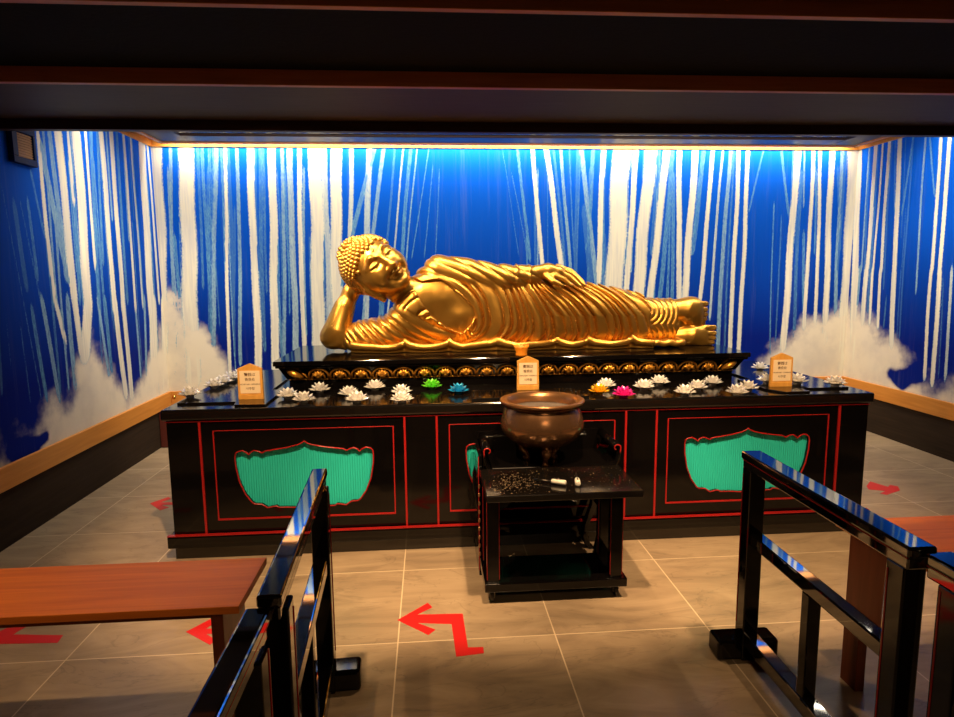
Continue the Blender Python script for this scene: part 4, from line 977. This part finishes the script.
# ------------------------------------------------------------------ lacquer railings
def railing(a, b, ztop, lab, posts, feet, side, W=.055, sill=True):
    a, b = Vector((a[0], a[1], 0)), Vector((b[0], b[1], 0)); d = (b-a).normalized(); sd = d.cross(Vector((0, 0, 1)))
    t = thing('lacquer_railing', lab, 'railing', tuple((a+b)/2), 'black railings before the altar')
    def bar(p, q, w, h, z): return MB().obox(p+Vector((0, 0, z)), q+Vector((0, 0, z)), w, h)
    bar(a, b, W, .030, ztop-.015).build('handrail', M['rail'], t, bevel=.007, seg=3)
    bar(a+d*.008, b-d*.008, W-.01, .034, ztop-.047).build('under_rail', M['rail'], t, bevel=.005)
    mb = MB()
    for s in (-1, 1): mb.obox(a+d*.01+sd*s*(W/2-.0045)+Vector((0, 0, ztop-.0315)), b-d*.01+sd*s*(W/2-.0045)+Vector((0, 0, ztop-.0315)), .004, .004)
    mb.build('red_bead', M['red'], t)
    L = (b-a).length
    bar(a+d*.06, b-d*.06, .050, .048, .515).build('middle_rail', M['rail'], t, bevel=.005)
    if sill: bar(a+d*.05, b-d*.05, .055, .055, .095).build('bottom_rail', M['rail'], t, bevel=.005)
    for f in posts:
        p = a+d*f
        q = bar(p-d*.034, p+d*.034, .062, ztop-.064, (ztop-.064)/2).build('post', M['lacquer'], t, bevel=.005)
        mb = MB()
        for s in (-1, 1): mb.obox(p-d*.026+sd*s*.0315+Vector((0, 0, .45)), p-d*.022+sd*s*.0315+Vector((0, 0, .45)), .003, .62)
        mb.build('red_line', M['red'], q)
    bar(a+d*(L/2-.022), a+d*(L/2+.022), .044, .37, .305).build('baluster', M['lacquer'], t, bevel=.004)
    for f in feet:
        p = a+d*f; MB().obox(p-sd*.125+Vector((0, 0, .042)), p+sd*.125+Vector((0, 0, .042)), .10, .084).build('foot', M['lacquer'], t, bevel=.014, seg=3)
railing((-.411, 2.270), (-.366, 1.338), .85, 'left black railing, far section ending before the altar panel', (.04, .84), (.02, .84), -1)
railing((-.388, 1.334), (-.388, .45), .828, 'left black railing, near section cut off by the bottom of the photo', (.075, .86), (.075, .86), -1)
railing((1.252, 2.325), (1.240, 1.43), .85, 'right black railing, far section with blue reflections on its handrail', (.036, .84), (.015, .84), 1, .078)
railing((1.275, 1.428), (1.300, .50), .84, 'right black railing, near section cut off at the right edge', (.075, .86), (.075, .86), 1, .078)

# ------------------------------------------------------------------ wooden benches
def bench(x0, x1, y0, y1, z, ends, lab):
    t = thing('wooden_bench', lab, 'bench', ((x0+x1)/2, (y0+y1)/2, 0), 'orange wooden benches')
    B(x0, x1, y0, y1, z-.024, z).build('top', M['table_wood'], t, bevel=.002)
    for x in ends:
        n = 8; w0, w1 = y0+.03, y1-.08
        arch = [(w1-.085-((w1-w0)-.17)*k/n*1.0, .30-.0+.0) for k in range(0)]
        pts = [(w0, 0), (w0+.085, 0), (w0+.085, .24)]+[(w0+.085+.05*(1-math.cos(a)), .24+.05*math.sin(a)) for a in np.linspace(.2, 1.57, 6)]
        pts += [(w1-.085-.05*(1-math.cos(a)), .24+.05*math.sin(a)) for a in np.linspace(1.57, .2, 6)]+[(w1-.085, .24), (w1-.085, 0), (w1, 0), (w1, z-.024), (w0, z-.024)]
        MB().prism([(float(p), float(q)) for p, q in pts], 'x', x, x+.035).build('end_panel', M['leg_wood'], t, bevel=.002)
    B(x0+.09, x1-.09, (y0+y1)/2-.02, (y0+y1)/2+.02, z-.11, z-.024).build('stretcher', M['leg_wood'], t)
bench(-2.35, -.568, 1.765, 2.085, .60, (-2.28, -.66), 'orange wooden bench at left, beside the left railing')
bench(1.54, 3.3, 1.82, 2.205, .60, (1.545, 3.2), 'orange wooden bench at right, behind the right railing')

# ------------------------------------------------------------------ red tape arrows on the floor
def arrow(pts, lab):
    P = [at(x, y, z=0) for x, y in pts]
    o = MB().prism([(p.x, p.y) for p in P], 'z', .0003, .0013).build('floor_arrow', M['tape']); return tag(o, lab, 'arrow', 'red tape arrows on the floor')
def z8(l): return [(360+u*.3564, 540+v*.3564) for u, v in l]
arrow(z8([(105, 225), (190, 177), (203, 189), (160, 210), (288, 207), (303, 302), (346, 301), (348, 318), (270, 328), (257, 236), (160, 233), (212, 252), (192, 267)]), 'large bent red arrow on the floor in front of the incense cart')
arrow([(0+u*.3587, 460+v*.3587) for u, v in [(-40, 500), (0, 478), (60, 448), (112, 448), (75, 464), (36, 487), (176, 489), (160, 510), (0, 513), (-40, 514)]], 'red arrow cut off at left edge under the bench')
arrow([(186, 632), (212, 618.5), (216, 622), (206, 629), (262, 628), (262, 634), (206, 634), (216, 640), (210, 645)], 'red arrow on the floor under the right end of left bench')
arrow([(150, 503.5), (168.6, 497), (171, 499), (160, 502.5), (190, 502.5), (190, 505), (161, 505), (169, 507.5), (160, 510.5)], 'small red arrow left of the altar table, half behind it')
arrow([(900, 490.5), (887, 495), (880, 493.5), (886, 491), (868.5, 489.5), (866.5, 486), (870, 481.5), (888, 487), (890, 485), (898, 486.5)], 'small red arrow right of the altar table')

# ------------------------------------------------------------------ light
def light(name, kind, loc, target, power, col, size=.05, **k):
    l = bpy.data.lights.new(name, kind); l.energy = power; l.color = col
    if kind == 'SPOT': l.spot_size = R(k.get('cone', 60)); l.spot_blend = k.get('blend', .5); l.shadow_soft_size = size
    if kind == 'AREA': l.shape = 'RECTANGLE'; l.size, l.size_y = k['dims']; l.spread = R(k.get('spread', 180))
    o = bpy.data.objects.new(name, l); C.objects.link(o); o.location = loc
    d = (Vector(target)-Vector(loc)); o.rotation_euler = d.to_track_quat('-Z', k.get('up', 'Y')).to_euler(); return o
WARM = (1, .64, .33); LED = (1, .87, .68)
LW = XR-XL-2*G
light('led_strip', 'AREA', ((XL+XR)/2, YB-G+.03, 2.79), ((XL+XR)/2, YB-.01, 2.45), 75, LED, dims=(LW, .03), spread=150)
sl = YB-G-3.99
light('led_strip', 'AREA', (XL+G-.03, 3.99+sl/2, 2.79), (XL+.01, 3.99+sl/2, 2.45), 28, LED, dims=(.03, sl), spread=150, up='Y')
light('led_strip', 'AREA', (XR-G+.03, 3.99+sl/2, 2.79), (XR-.01, 3.99+sl/2, 2.45), 28, LED, dims=(.03, sl), spread=150, up='Y')
for x, tx in ((-.58, -.55), (.5, .55), (1.45, 1.7)):
    light('front_spot', 'SPOT', (x, 1.9, 2.56), (tx, 3.42, .36), 325, WARM, .03, cone=58, blend=.5)
light('down_spot', 'SPOT', (.55, 3.0, 2.49), (.55, 2.9, 0), 60, WARM, .03, cone=95, blend=.6)
light('down_spot', 'SPOT', (-1.7, 1.5, 2.56), (-1.55, 2.0, 0), 110, WARM, .03, cone=72, blend=.7)  # added to brighten the left bench and the floor beside it
light('down_spot', 'SPOT', (2.6, 1.6, 2.56), (2.5, 2.1, 0), 85, WARM, .03, cone=75, blend=.7)  # added over the right bench to brighten its top
for x, tx, e in ((-.6, -.2, 110), (.55, .6, 55), (1.7, 1.5, 60)):
    light('picture_spot', 'SPOT', (x, 3.55, 2.43), (tx, 4.4, 1.4), e, WARM, .03, cone=60, blend=.5)
light('picture_spot', 'SPOT', (-1.55, 3.65, 2.43), (.45, 4.35, 1.35), 150, WARM, .03, cone=50, blend=.5)
for x, tx in ((-1.6, -2.35), (3.35, 4.1)): light('corner_fill', 'SPOT', (x, 4.1, 2.62), (tx, 5.75, 1.0), 95, (1, .78, .52), .05, cone=58, blend=.7)  # added fill spots that lift the mural's lower corners
light('room_fill', 'AREA', (.6, -.9, 2.58), (.6, -.9, 0), 22, WARM, dims=(1.2, .6))  # unseen fill added in the front room, brightens the beam faces by bounce
# unseen linear fill added behind the dark fascia to brighten the mural
light('wall_fill', 'AREA', ((XL+XR)/2, 4.06, 2.60), ((XL+XR)/2, 6.0, 1.0), 78, LED, dims=(5.6, .05), spread=140)
w = bpy.data.worlds.new('world'); bpy.context.scene.world = w; w.use_nodes = True
w.node_tree.nodes['Background'].inputs[0].default_value = (1, .85, .7, 1); w.node_tree.nodes['Background'].inputs[1].default_value = .004

# ------------------------------------------------------------------ camera
cd = bpy.data.cameras.new('camera'); cam = bpy.data.objects.new('camera', cd); C.objects.link(cam)
cd.sensor_fit = 'HORIZONTAL'; cd.sensor_width = 36; cd.lens = 36*FPX/954; cd.clip_start = .02
Mx = Matrix.Identity(4)
for i in range(3): Mx[i][0] = RT[i]; Mx[i][1] = UP[i]; Mx[i][2] = -FW[i]
Mx[2][3] = EYE; cam.matrix_world = Mx
sc = bpy.context.scene; sc.camera = cam
vs_ = sc.view_settings; vs_.view_transform = 'Standard'; vs_.look = 'None'; vs_.exposure = 0; vs_.gamma = 1; vs_.use_curve_mapping = False
sc.cycles.use_denoising = True; sc.cycles.max_bounces = 8; sc.cycles.caustics_reflective = False; sc.cycles.caustics_refractive = False; sc.cycles.sample_clamp_indirect = 4
